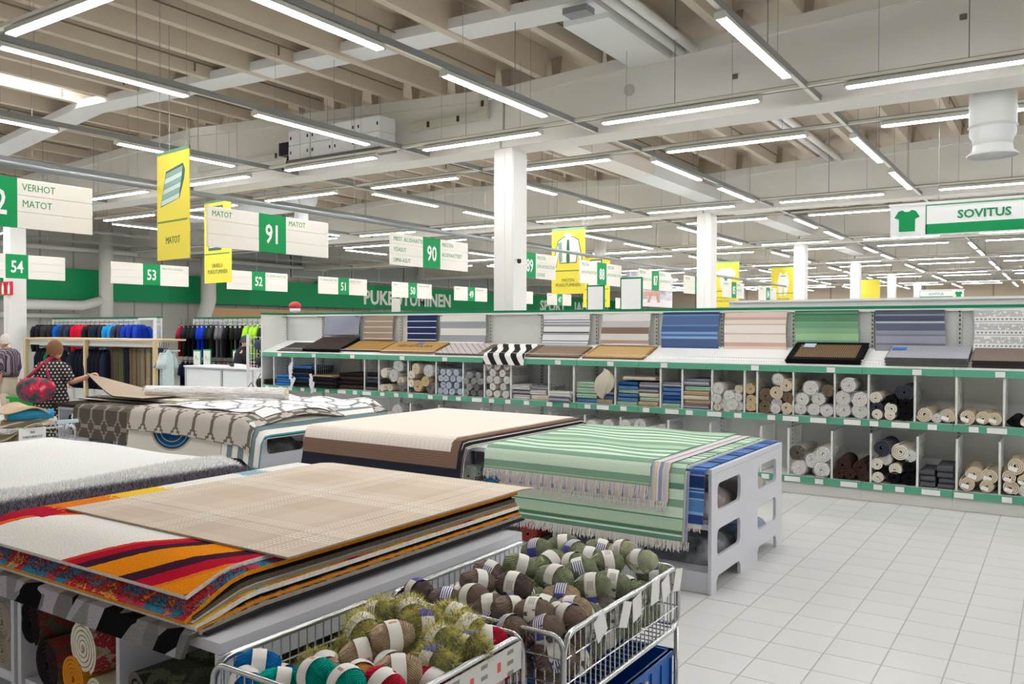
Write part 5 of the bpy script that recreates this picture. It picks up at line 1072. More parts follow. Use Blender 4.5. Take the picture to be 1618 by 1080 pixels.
for x, y, w_, h, nm in ((-6.05, 11.5, .30, .40, 'smaller'), (-5.45, 11.5, .36, .50, 'taller')):
    e = E('info_board', 'white information board with green frame above the shelving, the %s of two' % nm, 'sign', (x, y, 2.18)); MB().box(-w_ / 2, w_ / 2, -.012, .012, 0, h).build('frame', DGREEN, e); MB().box(-w_ / 2 + .02, w_ / 2 - .02, -.016, -.012, .02, h - .025).build('sheet', PAPER, e); MB().box(-.015, .015, -.01, .01, -2.18, 0).box(-.15, .15, -.1, .1, -2.18, -2.15).build('stand', DGREEN, e)
e = E('info_board', 'small blank white card standing on the green shelf cap', 'sign', (-9.25, YB - .02, 2.18)); MB().box(-.09, .09, -.006, .006, 0, .22).build('sheet', plain(226, 228, 222), e); MB().box(-.01, .01, -.004, .004, -.02, .02).build('clip', LGREY, e)
# ================================================================ clothing department on the left
def cells(m):
    return m
def jacket_mesh(L=.68, thick=.075, flare=1.0, sleeve=True, seed=0):
    m = MB(); rr = random.Random(seed); ph = rr.uniform(0, 6)
    def body(a, b):
        th = 2 * pi * a; wd = (.22 + .03 * flare * (1 - b)) if b < .82 else .22 - (b - .82) / .18 * .14; tk = thick * (1 if b < .85 else 1 - (b - .85) / .15 * .5); r_ = 1 + .08 * sin(5 * th + ph + b * 3)
        z0 = L * b + (.0 if b < .82 else 0); return (tk * r_ * cos(th), wd * r_ * sin(th), z0)
    m.grid(body, 20, 12); k = len(m.v) - 21; m.face([k + i for i in range(20)])
    if sleeve:
        for s in (-1, 1): m.tube([(0, s * .17, L * .9), (.01, s * .245, L * .74), (.02, s * .27, L * .4), (.03, s * .262, L * .1)], [.055, .062, .055, .042], 10)
    return m
JK = [jacket_mesh(seed=i, flare=.6 + .4 * i).mesh('garment', (BLACK,), True) for i in range(3)]
TS = jacket_mesh(.72, .04, .4, False, 5); 
for s in (-1, 1): TS.tube([(0, s * .16, .65), (.0, s * .25, .5), (.0, s * .28, .42)], [.05, .06, .06], 8)
TSM = TS.mesh('garment', (BLACK,), True)
tr = MB()
for s in (-1, 1):
    ph = s
    def leg(a, b, s=s): th = 2 * pi * a; return (.035 * (1 + .15 * sin(3 * th + b * 4)) * cos(th), s * .068 + .072 * (1 - .25 * (1 - b)) * sin(th), .95 * b)
    tr.grid(leg, 12, 8)
tr.tube([(0, -.13, .93), (0, .13, .93)], .035, 8); TRM = tr.mesh('garment', (BLACK,), True)
hk = MB().tube([(0, -.18, -.05), (0, 0, .02), (0, .18, -.05)], .006, 5).tube([(0, 0, .02), (0, 0, .07), (0, .02, .1), (0, .0, .12)], .004, 5).mesh('hanger', (plain(60, 60, 64),))
def garment(me, x, y, zt_, h, c, label, group, rz, cat='jacket'):
    e = E('hanging_garment', label, cat, (x, y, zt_ - h), rz, group); O('fabric', me, e, m=cloth(*c, 40, .25)); O('hanger', hk, e, (0, 0, h)); return e
def rack(x0, x1, y, h, label, wood=False, cap=True, panel=True, d=.5, n=0):
    e = E('clothes_rack', label, 'rack', ((x0 + x1) / 2, y, 0)); w_ = (x1 - x0) / 2; n = n or max(1, round((x1 - x0) / 1.0))
    if panel:
        for i in range(n): MB().box(-w_ + 2 * w_ * i / n + .01, -w_ + 2 * w_ * (i + 1) / n - .01, d - .02, d, .1, h).build('back_panel', plain(222, 224, 222), e)
    for i in range(n + 1): x = -w_ + 2 * w_ * i / n; MB().box(x - .03, x + .03, (-.28 if wood else d - .06), (-.22 if wood else d - .02), 0, h).build('post', plain(212, 192, 150) if wood else plain(214, 216, 214), e)
    MB().tube([(-w_, 0, h - .16 if not wood else h - .12), (w_, 0, h - .16 if not wood else h - .12)], .013, 8).build('rail', CHROME, e, True)
    for i in range(n + 1): x = -w_ + 2 * w_ * i / n; MB().box(x - .012, x + .012, 0, d, h - .175, h - .15).build('arm', plain(206, 208, 206), e)
    if wood: MB().box(-w_ - .03, w_ + .03, -.28, .3, h, h + .03).build('top_board', plain(214, 192, 152), e); MB().box(-w_, w_, -.2, -.18, h - .1, h).build('sign_rail', plain(226, 226, 222), e)
    if cap: MB().box(-w_, w_, d - .07, d + .02, h, h + .035).build('cap_strip', DGREEN, e); MB().box(-w_, w_, d - .05, d, h - .07, h).build('header', plain(230, 232, 230), e)
    MB().box(-w_, w_, -.1, d, .04, .12).build('base', plain(206, 208, 206), e)
    return e
R2 = rack(-21.9, -17.3, 11.2, 2.13, 'jacket wall with green cap behind the woman in the spotted dress', d=.45)
JC = [(30, 32, 40), (36, 38, 44), (56, 56, 58), (50, 50, 52), (46, 46, 50), (24, 100, 200), (30, 70, 130), (44, 52, 76), (60, 64, 84), (200, 20, 50), (200, 24, 54), (206, 30, 56), (38, 38, 44), (44, 46, 50), (30, 40, 60), (50, 52, 56), (40, 150, 214), (44, 156, 220), (60, 66, 92), (54, 58, 84), (30, 70, 180), (30, 60, 170), (34, 70, 186)]
JN = {0: 'black', 5: 'bright blue', 6: 'blue', 7: 'navy', 9: 'red', 12: 'black', 16: 'sky blue', 18: 'slate', 20: 'royal blue'}
nm = 'black'
for i, c in enumerate(JC):
    nm = JN.get(i, nm); garment(JK[i % 3], -21.75 + 4.3 * i / 22, 11.15, 1.96, .66, c, nm + ' jacket hanging on the jacket wall', nm + ' jackets on the jacket wall', .55 + rnd.uniform(-.12, .12))
R1 = rack(-16.35, -12.3, 8.4, 1.69, 'wood-posted rack of trousers and hoodies behind the woman in the spotted dress', wood=True, cap=False, panel=False, d=.2, n=2)
for i in range(5): garment(JK[i % 3], -16.15 + .11 * i, 8.4, 1.52, .68, (24, 26, 36) if i != 3 else (0, 120, 80), 'dark hoodie beside the striped-shirt man' if i != 3 else 'green top between the dark hoodies', 'dark hoodies at the left end of the rack', .5)
for i in range(9): garment(JK[i % 3], -15.0 + .13 * i, 8.4, 1.52, .9 * .76, (20, 22, 34) if i % 4 else (36, 40, 60), 'dark navy hoodie hanging behind the shopper in the spotted dress', 'navy hoodies behind the shopper', .45)
TC = [(112, 100, 90), (104, 92, 82), (98, 88, 74), (92, 84, 60), (96, 90, 66), (88, 84, 62), (40, 42, 54), (36, 40, 52), (110, 92, 74), (116, 98, 78), (120, 104, 84), (128, 112, 90), (132, 118, 96), (140, 126, 104), (150, 136, 112), (160, 148, 124), (84, 80, 80), (86, 82, 84), (88, 84, 86)]
for i, c in enumerate(TC):
    n_ = 'brown' if i < 3 else 'olive' if i < 6 else 'navy' if i < 8 else 'tan' if i < 16 else 'grey'
    garment(TRM, -14.0 + .078 * i + (.04 if i > 15 else 0), 8.4, 1.55, .95, c, n_ + ' trousers hanging from the wooden rack', n_ + ' trousers', 1.15 + rnd.uniform(-.15, .15), 'trousers')
for i, (c, n_) in enumerate((((30, 90, 130), 'petrol blue'), ((30, 84, 124), 'petrol blue'), ((220, 222, 224), 'white'), ((196, 214, 216), 'pale mint'))): garment(TSM, -12.50 + .06 * i, 8.4, 1.55, .72, c, n_ + ' top hanging right of the grey trousers', n_ + ' tops', .6)
# sportswear wall
R3 = rack(-17.6, -13.2, 12.3, 2.13, 'sportswear wall with green cap and neon shirts', d=.45)
SC = [((150, 40, 56), 'wine red'), ((40, 42, 48), 'black'), ((28, 30, 34), 'black'), ((30, 34, 38), 'black'), ((24, 60, 196), 'royal blue'), ((26, 64, 200), 'royal blue'), ((34, 40, 50), 'black'), ((52, 56, 50), 'charcoal'), ((120, 116, 124), 'grey'), ((104, 104, 112), 'grey'), ((28, 32, 30), 'black'), ((30, 40, 30), 'black'), ((34, 36, 36), 'black'), ((26, 30, 30), 'black'), ((176, 232, 60), 'neon yellow'), ((180, 236, 64), 'neon yellow'), ((170, 226, 56), 'neon yellow'), ((40, 50, 44), 'black'), ((30, 34, 40), 'black'), ((176, 230, 64), 'neon yellow')]
for i, (c, n_) in enumerate(SC): garment(TSM, -17.45 + 3.2 * i / 19, 12.25, 2.0, .76, c, n_ + ' sports shirt hanging high on the sportswear wall', n_ + ' sports shirts', .75 + rnd.uniform(-.2, .2), 'shirt')
MB().tube([(-2.2, 0, 1.14), (2.2, 0, 1.14)], .013, 8).build('lower_rail', CHROME, R3, True)
for i in range(20):
    c, n_ = ((236, 90, 50), 'orange red') if i in (8, 9) else (((30, 40, 70), 'navy') if i < 8 else ((28, 30, 34), 'black'))
    garment(TSM, -17.4 + 3.3 * i / 19, 12.25, 1.13, .74, c, n_ + ' sports top on the lower rail of the sportswear wall', n_ + ' lower sports tops', .75 + rnd.uniform(-.2, .2), 'shirt')
for i, (x, h) in enumerate(((-16.1, .34), (-15.75, .36), (-14.75, .36))):
    e = E('price_card', 'white green-framed price card on the sportswear rail, %s' % ('far side of the orange top', 'next to the orange top', 'between black tops')[i], 'price card', (x, 11.7, 1.08)); MB().box(-.13, .13, -.01, .01, 0, h).build('frame', plain(60, 170, 110), e); MB().box(-.115, .115, -.014, -.01, .015, h - .03).build('sheet', PAPER, e); text('9,-', .14, plain(150, 170, 150), e, (0, -.0155, .12), FY, 'CENTER', .8); MB().box(-.01, .01, 0, .5, -.01, .01).build('arm', LGREY, e)
# standing mirror panel between the walls
e = E('mirror_panel', 'tall white framed mirror panel between jackets and sportswear', 'mirror', (-17.05, 11.1, 0), -.2)
m = MB()
for s in (-.42, .42): m.box(s - .025, s + .025, -.03, .03, 0, 2.12)
m.box(-.44, .44, -.03, .03, 2.08, 2.13).box(-.44, .44, -.03, .03, .02, .08); m.build('frame', plain(226, 228, 228), e); MB().box(-.4, .4, -.006, .006, .08, 2.08).build('glass', P('mirror_glass', .05, 1.0, .8).out((.82, .86, .86)), e)
# white counters
e = E('counter', 'white panelled counter with grey frame below the sportswear', 'counter', (-14.2, 10.8, 0))
for i in range(2): MB().box(-1.05 + 1.2 * i, .1 + .95 * i, 0, .7, .05, 1.1).build('cabinet', plain(232, 236, 238, .4), e)
for x in (-1.06, .09, 1.04): MB().box(x, x + .05, -.015, .0, .03, 1.1).build('frame_post', plain(196, 200, 204, .35, .3), e)
for zz_ in (.06, .56, 1.06): MB().box(-1.05, 1.08, -.012, .0, zz_, zz_ + .04).build('frame_rail', plain(196, 200, 204, .35, .3), e)
MB().box(-1.08, 1.1, -.03, .73, 1.1, 1.13).build('counter_top', plain(240, 242, 244, .4), e)
shoe = MB(); shoe.grid(lambda a, b: (.1 * (b - .5) * 2.6, .045 * sin(pi * b) ** .5 * cos(pi * a), .005 + .07 * sin(pi * a) * (1 - .45 * b)), 10, 10)
SHM = shoe.mesh('shoe', (BLACK,), True)
for i, (x, c, n_) in enumerate(((-13.9, (40, 40, 46), 'black'), (-13.75, (236, 236, 238), 'white'), (-13.35, (200, 90, 110), 'pink'), (-13.25, (60, 30, 40), 'maroon'), (-13.15, (30, 30, 36), 'black'))):
    e = E('shoe', n_ + ' shoe on the white counter top, number %d from the near side' % (5 - i), 'shoe', (x, 10.95 + .05 * (i % 2), 1.13), i * .9, 'shoes on the counter'); O('upper', SHM, e, m=plain(*c, .5)); MB().box(-.13, .13, -.04, .04, 0, .014).build('sole', plain(232, 232, 232), e)
# wire rack by the shelving end
e = E('wire_rack', 'white wire grid stand of black bags beside the end of the rug shelving', 'rack', (-12.5, 10.4, 0)); m = MB()
for k in range(8): m.box(-.3 + .085 * k - .004, -.3 + .085 * k + .004, -.004, .004, .5, 1.75)
for k in range(9): m.box(-.3, .3, -.004, .004, .5 + .155 * k - .004, .5 + .155 * k + .004)
m.build('grid_panel', plain(230, 232, 232), e); MB().box(-.32, -.28, -.02, .02, 0, 1.8).box(.28, .32, -.02, .02, 0, 1.8).build('post', plain(226, 228, 228), e)
bagm = MB(); bagm.grid(lambda a, b: (.15 * sin(pi * b) ** .3 * cos(2 * pi * a), .08 * sin(pi * b) ** .3 * sin(2 * pi * a), .2 * b), 14, 10); BGM = bagm.mesh('bag_body', (plain(34, 36, 42, .6),), True)
for i, (x, z0, c) in enumerate(((-12.35, 1.5, (60, 70, 84)), (-12.3, 1.2, (36, 38, 44)), (-12.3, .8, (30, 30, 34)), (-12.6, .6, (30, 30, 34)))):
    e2 = E('gym_bag', ('grey-blue upper', 'black middle', 'small black lower', 'lowest black')[i] + ' gym bag hanging on the wire stand by the shelving end', 'bag', (x, 10.31, z0), 0, 'gym bags'); O('bag_body', BGM, e2, m=plain(*c, .6)); MB().tube([(-.1, 0, .19), (0, 0, .30), (.1, 0, .19)], .008, 5).build('handle', BLACK, e2)
# small toy head on the shelf cap
e = E('soft_toy', 'small red and white round toy on top of the shelving cap', 'toy', (-11.66, YB - .02, 2.18)); e.scale = (.8, .8, .8); MB().lathe([(.02, 0), (.11, .03), (.12, .09), (.05, .14)], 16).build('white_base', plain(240, 240, 240), e, True); MB().lathe([(.10, .1), (.135, .14), (.13, .2), (.07, .25), (.01, .26)], 16).build('red_cap', plain(206, 70, 80), e, True)
# ================================================================ people
SKIN = plain(222, 170, 146, .6, 0, .3); SKIN2 = plain(208, 156, 132, .6)
def skin(name, pts, edges, m_, parent, sub=2, root=0):
    me = bpy.data.meshes.new(name); me.from_pydata([p_[0] for p_ in pts], edges, []); me.materials.append(m_); o = O(name, me, parent)
    md = o.modifiers.new('skin', 'SKIN'); md.use_smooth_shade = True; 
    if not me.skin_vertices: 
        me.attributes.new('s', 'FLOAT', 'POINT')
    bpy.context.view_layer.objects.active = o
    for i, p_ in enumerate(pts):
        r_ = p_[1]; me.skin_vertices[0].data[i].radius = r_ if isinstance(r_, tuple) else (r_, r_)
    me.skin_vertices[0].data[root].use_root = True
    s_ = o.modifiers.new('sub', 'SUBSURF'); s_.levels = sub; s_.render_levels = sub
    return o
def loft(name, rings, m_, parent, n=20, closed_top=True):
    """rings: (cx, cy, z, rx, ry) - a garment with human section"""
    m = MB(); k = len(rings)
    for cx_, cy_, z0, rx, ry in rings:
        for i in range(n):
            t_ = 2 * pi * i / n; m.v.append((cx_ + rx * cos(t_) * (1 + .06 * cos(2 * t_)), cy_ + ry * sin(t_), z0 + (.0)))
    for j in range(k - 1):
        for i in range(n): a, b = j * n + i, j * n + (i + 1) % n; m.face((a, b, b + n, a + n))
    m.face([i for i in range(n)][::-1]); m.face([(k - 1) * n + i for i in range(n)]); return m.build(name, m_, parent, True)
def hand(base, d, upv, m_, parent, curl=.7, s=1.0):
    """palm, four curled fingers of unequal length and a thumb"""
    d = Vector(d).normalized(); up = Vector(upv).normalized(); sd = d.cross(up).normalized(); b = Vector(base); pts = [(tuple(b - d * .02), .022 * s), (tuple(b + d * .045 * s), (.03 * s, .016 * s)), (tuple(b + d * .08 * s), (.034 * s, .014 * s))]; ed = [(0, 1), (1, 2)]
    for k, l in enumerate((.055, .065, .06, .046)):
        o_ = b + d * .078 * s + sd * (.027 - .018 * k) * s; q1 = o_ + (d * cos(curl * .6) - up * sin(curl * .6)) * l * .55 * s; q2 = q1 + (d * cos(curl * 1.5) - up * sin(curl * 1.5)) * l * .55 * s; i0 = len(pts); pts += [(tuple(o_), .010 * s), (tuple(q1), .0088 * s), (tuple(q2), .0075 * s)]; ed += [(2, i0), (i0, i0 + 1), (i0 + 1, i0 + 2)]
    t0 = b + d * .03 * s + sd * .03 * s; t1 = t0 + (d * .5 + sd * .8 - up * .3).normalized() * .035 * s; t2 = t1 + (d * .8 + sd * .2 - up * .5).normalized() * .03 * s; i0 = len(pts); pts += [(tuple(t0), .012 * s), (tuple(t1), .0105 * s), (tuple(t2), .009 * s)]; ed += [(1, i0), (i0, i0 + 1), (i0 + 1, i0 + 2)]
    return skin('hand', pts, ed, m_, parent, 1)
def head_mesh(m_, parent, c, s=1.0, name='head'):
    m = MB(); c = Vector(c)
    def f(a, b):
        th = 2 * pi * a; ph = pi * (b - .5); x = .074 * cos(ph) * cos(th); y = .095 * cos(ph) * sin(th); z0 = .115 * sin(ph)
        if z0 < 0: x *= 1 + z0 * 2.2; y = y * (1 + z0 * 1.2) + .012 * (-z0 / .115)
        n_ = math.exp(-((x / .013) ** 2)) * math.exp(-(((z0 + .018) / .028) ** 2)) * (1 if y > 0 else 0); y += .024 * n_
        e_ = math.exp(-(((abs(x) - .032) / .016) ** 2)) * math.exp(-(((z0 - .012) / .014) ** 2)) * (1 if y > 0 else 0); y -= .009 * e_
        l_ = math.exp(-((x / .026) ** 2)) * math.exp(-(((z0 + .058) / .010) ** 2)) * (1 if y > 0 else 0); y += .007 * l_
        return c + Vector((x, y, z0)) * s
    m.grid(f, 36, 28); o = m.build(name, m_, parent, True)
    for sg in (-1, 1):
        q = MB().lathe([(.004, -.026), (.014, -.02), (.018, 0), (.016, .02), (.005, .028)], 10).build('ear', m_, o, True, loc=tuple(c + Vector((sg * .076, -.008, -.005)) * s)); q.scale = (.45, 1, 1.1)
        MB().lathe([(.001, -.007), (.007, 0), (.001, .007)], 8).build('eye', plain(40, 34, 32, .3), o, True, loc=tuple(c + Vector((sg * .032, .079, .012)) * s))
    MB().tube([tuple(c + Vector((-.024, .083, -.058)) * s), tuple(c + Vector((0, .089, -.06)) * s), tuple(c + Vector((.024, .083, -.058)) * s)], .004, 6).build('mouth', plain(176, 100, 92, .5), o, True)
    return o
def hair(m_, parent, c, s=1.0, low=-.05, back=.0, front=.45, puff=1.12):
    m = MB(); c = Vector(c); rr = random.Random(3)
    def f(a, b):
        th = 2 * pi * a; sy = sin(th); lo = low if sy < .3 else low + (sy - .3) / .7 * front * .2; z0 = lo + (.125 - lo) * sin(pi / 2 * b); rad = max(0, 1 - (max(0, z0) / .127) ** 2) ** .5
        k = puff * (1 + .03 * sin(9 * th + 4 * b) + .02 * sin(17 * th - 6 * b)); return c + Vector((.078 * k * rad * cos(th), .098 * k * rad * sy - .006, z0 * 1.06)) * s
    m.grid(f, 40, 12); return m.build('hair', m_, parent, True)
def person(name, label, loc, yaw):
    return E(name, label, 'person', loc, yaw)
# --- woman in a spotted dress, seen from behind, lifting the rug with her right hand
p = P('spotted_dress', .85, 0, .1); x, y, z_ = p.ob(); q = x * .8 + y * .6; r1 = (z_ / .042).fl(); off = (r1 * .5).fr(); du = (((q / .046) + off).fr() - .5) * .046; dz = ((z_ / .042).fr() - .5) * .042
SPOT = p.out(p.mix(lin(66, 62, 62), lin(226, 222, 216), (du * du + dz * dz).lt(.00011)))
W = person('person', 'woman in a dark white-spotted dress with red patterned shoulder bag, lifting a rug', (-11.05, 5.83, 0), R(22))
skin('body', [((0, 0, .92), (.15, .11)), ((0, 0, 1.12), (.12, .09)), ((0, .01, 1.32), (.15, .1)), ((0, .015, 1.44), (.075, .06)), ((0, .03, 1.53), .05), ((.15, 0, 1.40), .06), ((.25, .03, 1.19), .046), ((.41, .10, 1.25), .036), ((.46, .12, 1.28), .03), ((-.15, 0, 1.40), .06), ((-.22, .06, 1.17), .046), ((-.14, .26, 1.12), .036), ((-.1, .32, 1.12), .03), ((.09, 0, .86), .085), ((.1, .02, .48), .056), ((.1, -.02, .1), .038), ((.1, .1, .03), .035), ((-.09, 0, .86), .085), ((-.1, .02, .48), .056), ((-.1, -.02, .1), .038), ((-.1, .1, .03), .035)],
     [(0, 1), (1, 2), (2, 3), (3, 4), (2, 5), (5, 6), (6, 7), (7, 8), (2, 9), (9, 10), (10, 11), (11, 12), (0, 13), (13, 14), (14, 15), (15, 16), (0, 17), (17, 18), (18, 19), (19, 20)], SKIN, W)
loft('dress', [(0, 0, .50, .255, .19), (0, 0, .75, .245, .19), (0, -.01, .95, .225, .185), (0, -.005, 1.08, .19, .155), (0, 0, 1.2, .185, .15), (0, 0, 1.33, .195, .14), (0, 0, 1.42, .175, .11), (0, .01, 1.47, .09, .075)], SPOT, W)
for s, e_ in ((1, (.24, .03, 1.21)), (-1, (-.215, .05, 1.2))): MB().tube([(s * .12, 0, 1.40), (s * .185, .01, 1.36), e_], [.075, .082, .072], 14).build('sleeve', SPOT, W, True)
hand((.455, .118, 1.277), (.8, .3, .35), (-.3, -.2, 1), SKIN, W, 1.0); hand((-.11, .31, 1.12), (.6, .7, 0), (0, 0, 1), SKIN, W, .6)
head_mesh(SKIN, W, (.01, .06, 1.60)); hp = P('auburn_hair', .6, 0, .3); hair(hp.out(hp.grain(lin(132, 90, 60), 60, .5, (6, 6, 1))), W, (.01, .05, 1.615), 1.0, -.06, puff=1.13)
for s in (-1, 1): MB().prism([(-.04, -.02), (.05, -.02), (.05, .02), (.13, .0), (.13, .06), (-.04, .075)] if 0 else [(-.05, 0), (.14, 0), (.14, .03), (.05, .07), (-.05, .08)], .08, 'x', s * .1 - .04).build('shoe', plain(40, 44, 60), W)
p = P('red_floral_bag', .7); n_ = p.noise(7, 3); BAGM = p.out(p.ramp(n_, [(0, lin(70, 66, 72)), (.42, lin(96, 84, 92)), (.5, lin(190, 40, 76)), (.58, lin(226, 60, 96)), (.66, lin(236, 150, 160)), (.72, lin(90, 70, 110))]))
m = MB(); m.grid(lambda a, b: (.30 * math.copysign(abs(cos(2 * pi * a)) ** .6, cos(2 * pi * a)) * sin(pi * b) ** .35, .10 * sin(2 * pi * a) * sin(pi * b) ** .35, -.17 + .34 * b + .03 * sin(5 * a * pi) * sin(pi * b)), 28, 14)
bag = E('shoulder_bag', 'red, pink and grey floral shoulder bag carried on the woman\'s back', 'bag', (-11.04, 5.62, 1.10), R(22) - .1); m.build('bag_body', BAGM, bag, True)
MB().tube([(-.2, .02, .12), (-.06, .07, .26), (.02, .13, .36), (.06, .20, .42), (.06, .30, .40), (.04, .36, .3)], .022, 8).build('strap', plain(200, 50, 84, .7), bag, True)
MB().tube([(.2, .02, .12), (.12, .07, .22), (.05, .12, .34), (.06, .20, .415)], .014, 8).build('strap', plain(180, 50, 84, .7), bag, True)
# --- elderly man walking past
p = P('striped_shirt', .85, 0, .1); x, y, z_ = p.ob(); g = ((x + y * .9) / .06).fr(); STSH = p.out(p.mix(p.mix(lin(96, 82, 96), lin(150, 138, 148), g.lt(.35)), lin(60, 50, 66), g.gt(.8)))
M_ = person('person', 'grey-haired man with glasses in a striped shirt and beige trousers', (-16.85, 8.06, 0), R(118))
skin('body', [((0, 0, .95), (.15, .11)), ((0, 0, 1.15), (.14, .11)), ((0, 0, 1.36), (.17, .11)), ((0, .02, 1.48), (.07, .06)), ((0, .05, 1.56), .052), ((.19, 0, 1.42), .06), ((.25, -.02, 1.14), .048), ((.25, .05, .92), .036), ((.25, .07, .86), .03), ((-.19, 0, 1.42), .06), ((-.25, -.05, 1.14), .048), ((-.24, .0, .9), .036), ((-.24, .02, .84), .03), ((.1, 0, .88), .09), ((.11, .04, .48), .065), ((.11, .0, .1), .045), ((.11, .12, .04), .04), ((-.1, 0, .88), .09), ((-.11, -.04, .48), .065), ((-.11, -.14, .1), .045), ((-.11, -.02, .04), .04)],
     [(0, 1), (1, 2), (2, 3), (3, 4), (2, 5), (5, 6), (6, 7), (7, 8), (2, 9), (9, 10), (10, 11), (11, 12), (0, 13), (13, 14), (14, 15), (15, 16), (0, 17), (17, 18), (18, 19), (19, 20)], SKIN2, M_)
loft('shirt', [(0, 0, .98, .185, .15), (0, .01, 1.08, .20, .165), (0, .01, 1.22, .205, .16), (0, 0, 1.36, .215, .145), (0, 0, 1.46, .17, .11), (0, .02, 1.52, .08, .075)], STSH, M_)
for s, e_ in ((1, (.255, -.02, 1.14)), (-1, (-.255, -.05, 1.14))): MB().tube([(s * .14, 0, 1.43), (s * .215, 0, 1.38), e_, (s * .25, .03, 1.0)], [.08, .082, .068, .06], 14).build('sleeve', STSH, M_, True)
loft('trousers', [(0, 0, .55, .16, .14), (0, 0, .75, .19, .15), (0, 0, .9, .19, .15), (0, 0, 1.0, .18, .15)], plain(196, 184, 164, .9), M_)
for s in (-1, 1): MB().tube([(s * .09, 0, .7), (s * .11, s * .04, .45), (s * .11, (0 if s > 0 else -.12), .06)], [.095, .085, .07], 14).build('trouser_leg', plain(196, 184, 164, .9), M_, True); MB().box(s * .11 - .045, s * .11 + .045, (-.06 if s > 0 else -.2), (.2 if s > 0 else .06), 0, .08).build('shoe', plain(60, 50, 44), M_)
MB().tube([(.19 * cos(2 * pi * i / 20), .155 * sin(2 * pi * i / 20), .985) for i in range(20)], .018, 6, closed=True).build('belt', plain(60, 44, 36), M_)
head_mesh(SKIN2, M_, (0, .07, 1.64), 1.02); hair(plain(206, 200, 194, .8), M_, (0, .055, 1.65), 1.0, -.055, puff=1.07)
for s in (-1, 1): MB().tube([(s * .033 + .022 * cos(2 * pi * i / 12), .178, 1.652 + .017 * sin(2 * pi * i / 12)) for i in range(12)], .003, 5, closed=True).tube([(s * .055, .176, 1.655), (s * .078, .06, 1.655)], .003, 5).build('glasses', plain(50, 44, 44), M_)
hand((.25, .06, .87), (.05, .25, -1), (1, 0, 0), SKIN2, M_, .6); hand((-.24, .02, .85), (0, .2, -1), (-1, 0, 0), SKIN2, M_, .9)
MB().tube([(-.24 + .042 * cos(2 * pi * i / 14), .01 + .042 * sin(2 * pi * i / 14), .90) for i in range(14)], .009, 6, closed=True).build('watch', plain(150, 150, 150, .3, .8), M_)
# green shopping trolley he pulls
e = E('shopping_trolley', 'bright green wheeled shopping basket with black pull handle beside the striped-shirt man', 'trolley', (-16.0, 7.95, 0)); GRT = plain(0, 150, 50, .45)
m = MB(); m.grid(lambda a, b: ((.20 + .06 * b) * math.copysign(abs(cos(2 * pi * a)) ** .4, cos(2 * pi * a)), (.16 + .04 * b) * math.copysign(abs(sin(2 * pi * a)) ** .4, sin(2 * pi * a)), .08 + .55 * b), 28, 6); m.build('basket', GRT, e); MB().box(-.27, .27, -.21, .21, .60, .64).build('rim', GRT, e)
MB().tube([(-.12, .0, .5), (-.12, -.02, .95), (.12, -.02, .95), (.12, 0, .5)], .014, 8).build('handle', BLACK, e, True)
for s in (-.18, .18): MB().lathe([(.03, -.012), (.035, 0), (.03, .012)], 12, (s, .12, .035)).build('wheel', BLACK, e)
# --- person in a dark jacket and cap at the sportswear
T_ = person('person', 'person in a black jacket and grey-blue cap reaching towards the sportswear', (-14.55, 11.62, 0), R(33.4 - 70))
skin('body', [((0, 0, .95), (.15, .11)), ((0, 0, 1.2), (.14, .11)), ((0, .02, 1.38), (.16, .11)), ((0, .05, 1.48), (.07, .06)), ((0, .09, 1.55), .05), ((.18, .04, 1.4), .055), ((.2, .16, 1.18), .046), ((.14, .42, 1.22), .036), ((-.18, .04, 1.4), .055), ((-.2, .14, 1.16), .046), ((-.12, .40, 1.18), .036), ((.1, 0, .86), .08), ((.1, 0, .48), .06), ((.1, 0, .06), .045), ((-.1, 0, .86), .08), ((-.1, 0, .48), .06), ((-.1, 0, .06), .045)], [(0, 1), (1, 2), (2, 3), (3, 4), (2, 5), (5, 6), (6, 7), (2, 8), (8, 9), (9, 10), (0, 11), (11, 12), (12, 13), (0, 14), (14, 15), (15, 16)], SKIN, T_)
loft('jacket', [(0, 0, .8, .2, .16), (0, 0, 1.0, .2, .16), (0, .01, 1.2, .2, .155), (0, .03, 1.38, .205, .14), (0, .05, 1.46, .15, .11), (0, .07, 1.52, .08, .08)], plain(28, 30, 34, .8), T_); loft('trousers', [(0, 0, .02, .17, .1), (0, 0, .5, .18, .13), (0, 0, .85, .19, .15)], plain(40, 42, 50, .9), T_)
for s in (-1, 1): MB().tube([(s * .14, .04, 1.41), (s * .2, .1, 1.28), (s * .2, .17, 1.17), (s * .14, .38, 1.21)], [.075, .07, .062, .05], 12).build('sleeve', plain(28, 30, 34, .8), T_, True)
hand((.14, .41, 1.22), (0, 1, .1), (0, 0, 1), SKIN, T_, .5); hand((-.12, .39, 1.18), (0, 1, .1), (0, 0, 1), SKIN, T_, .5)
head_mesh(SKIN, T_, (0, .12, 1.60)); hair(plain(70, 76, 92, .8), T_, (0, .11, 1.615), 1.03, -.01, puff=1.08); MB().prism([(-.07, .2), (.07, .2), (.05, .28), (-.05, .28)], .012, 'z', 1.615).build('cap_peak', plain(66, 72, 88), T_)
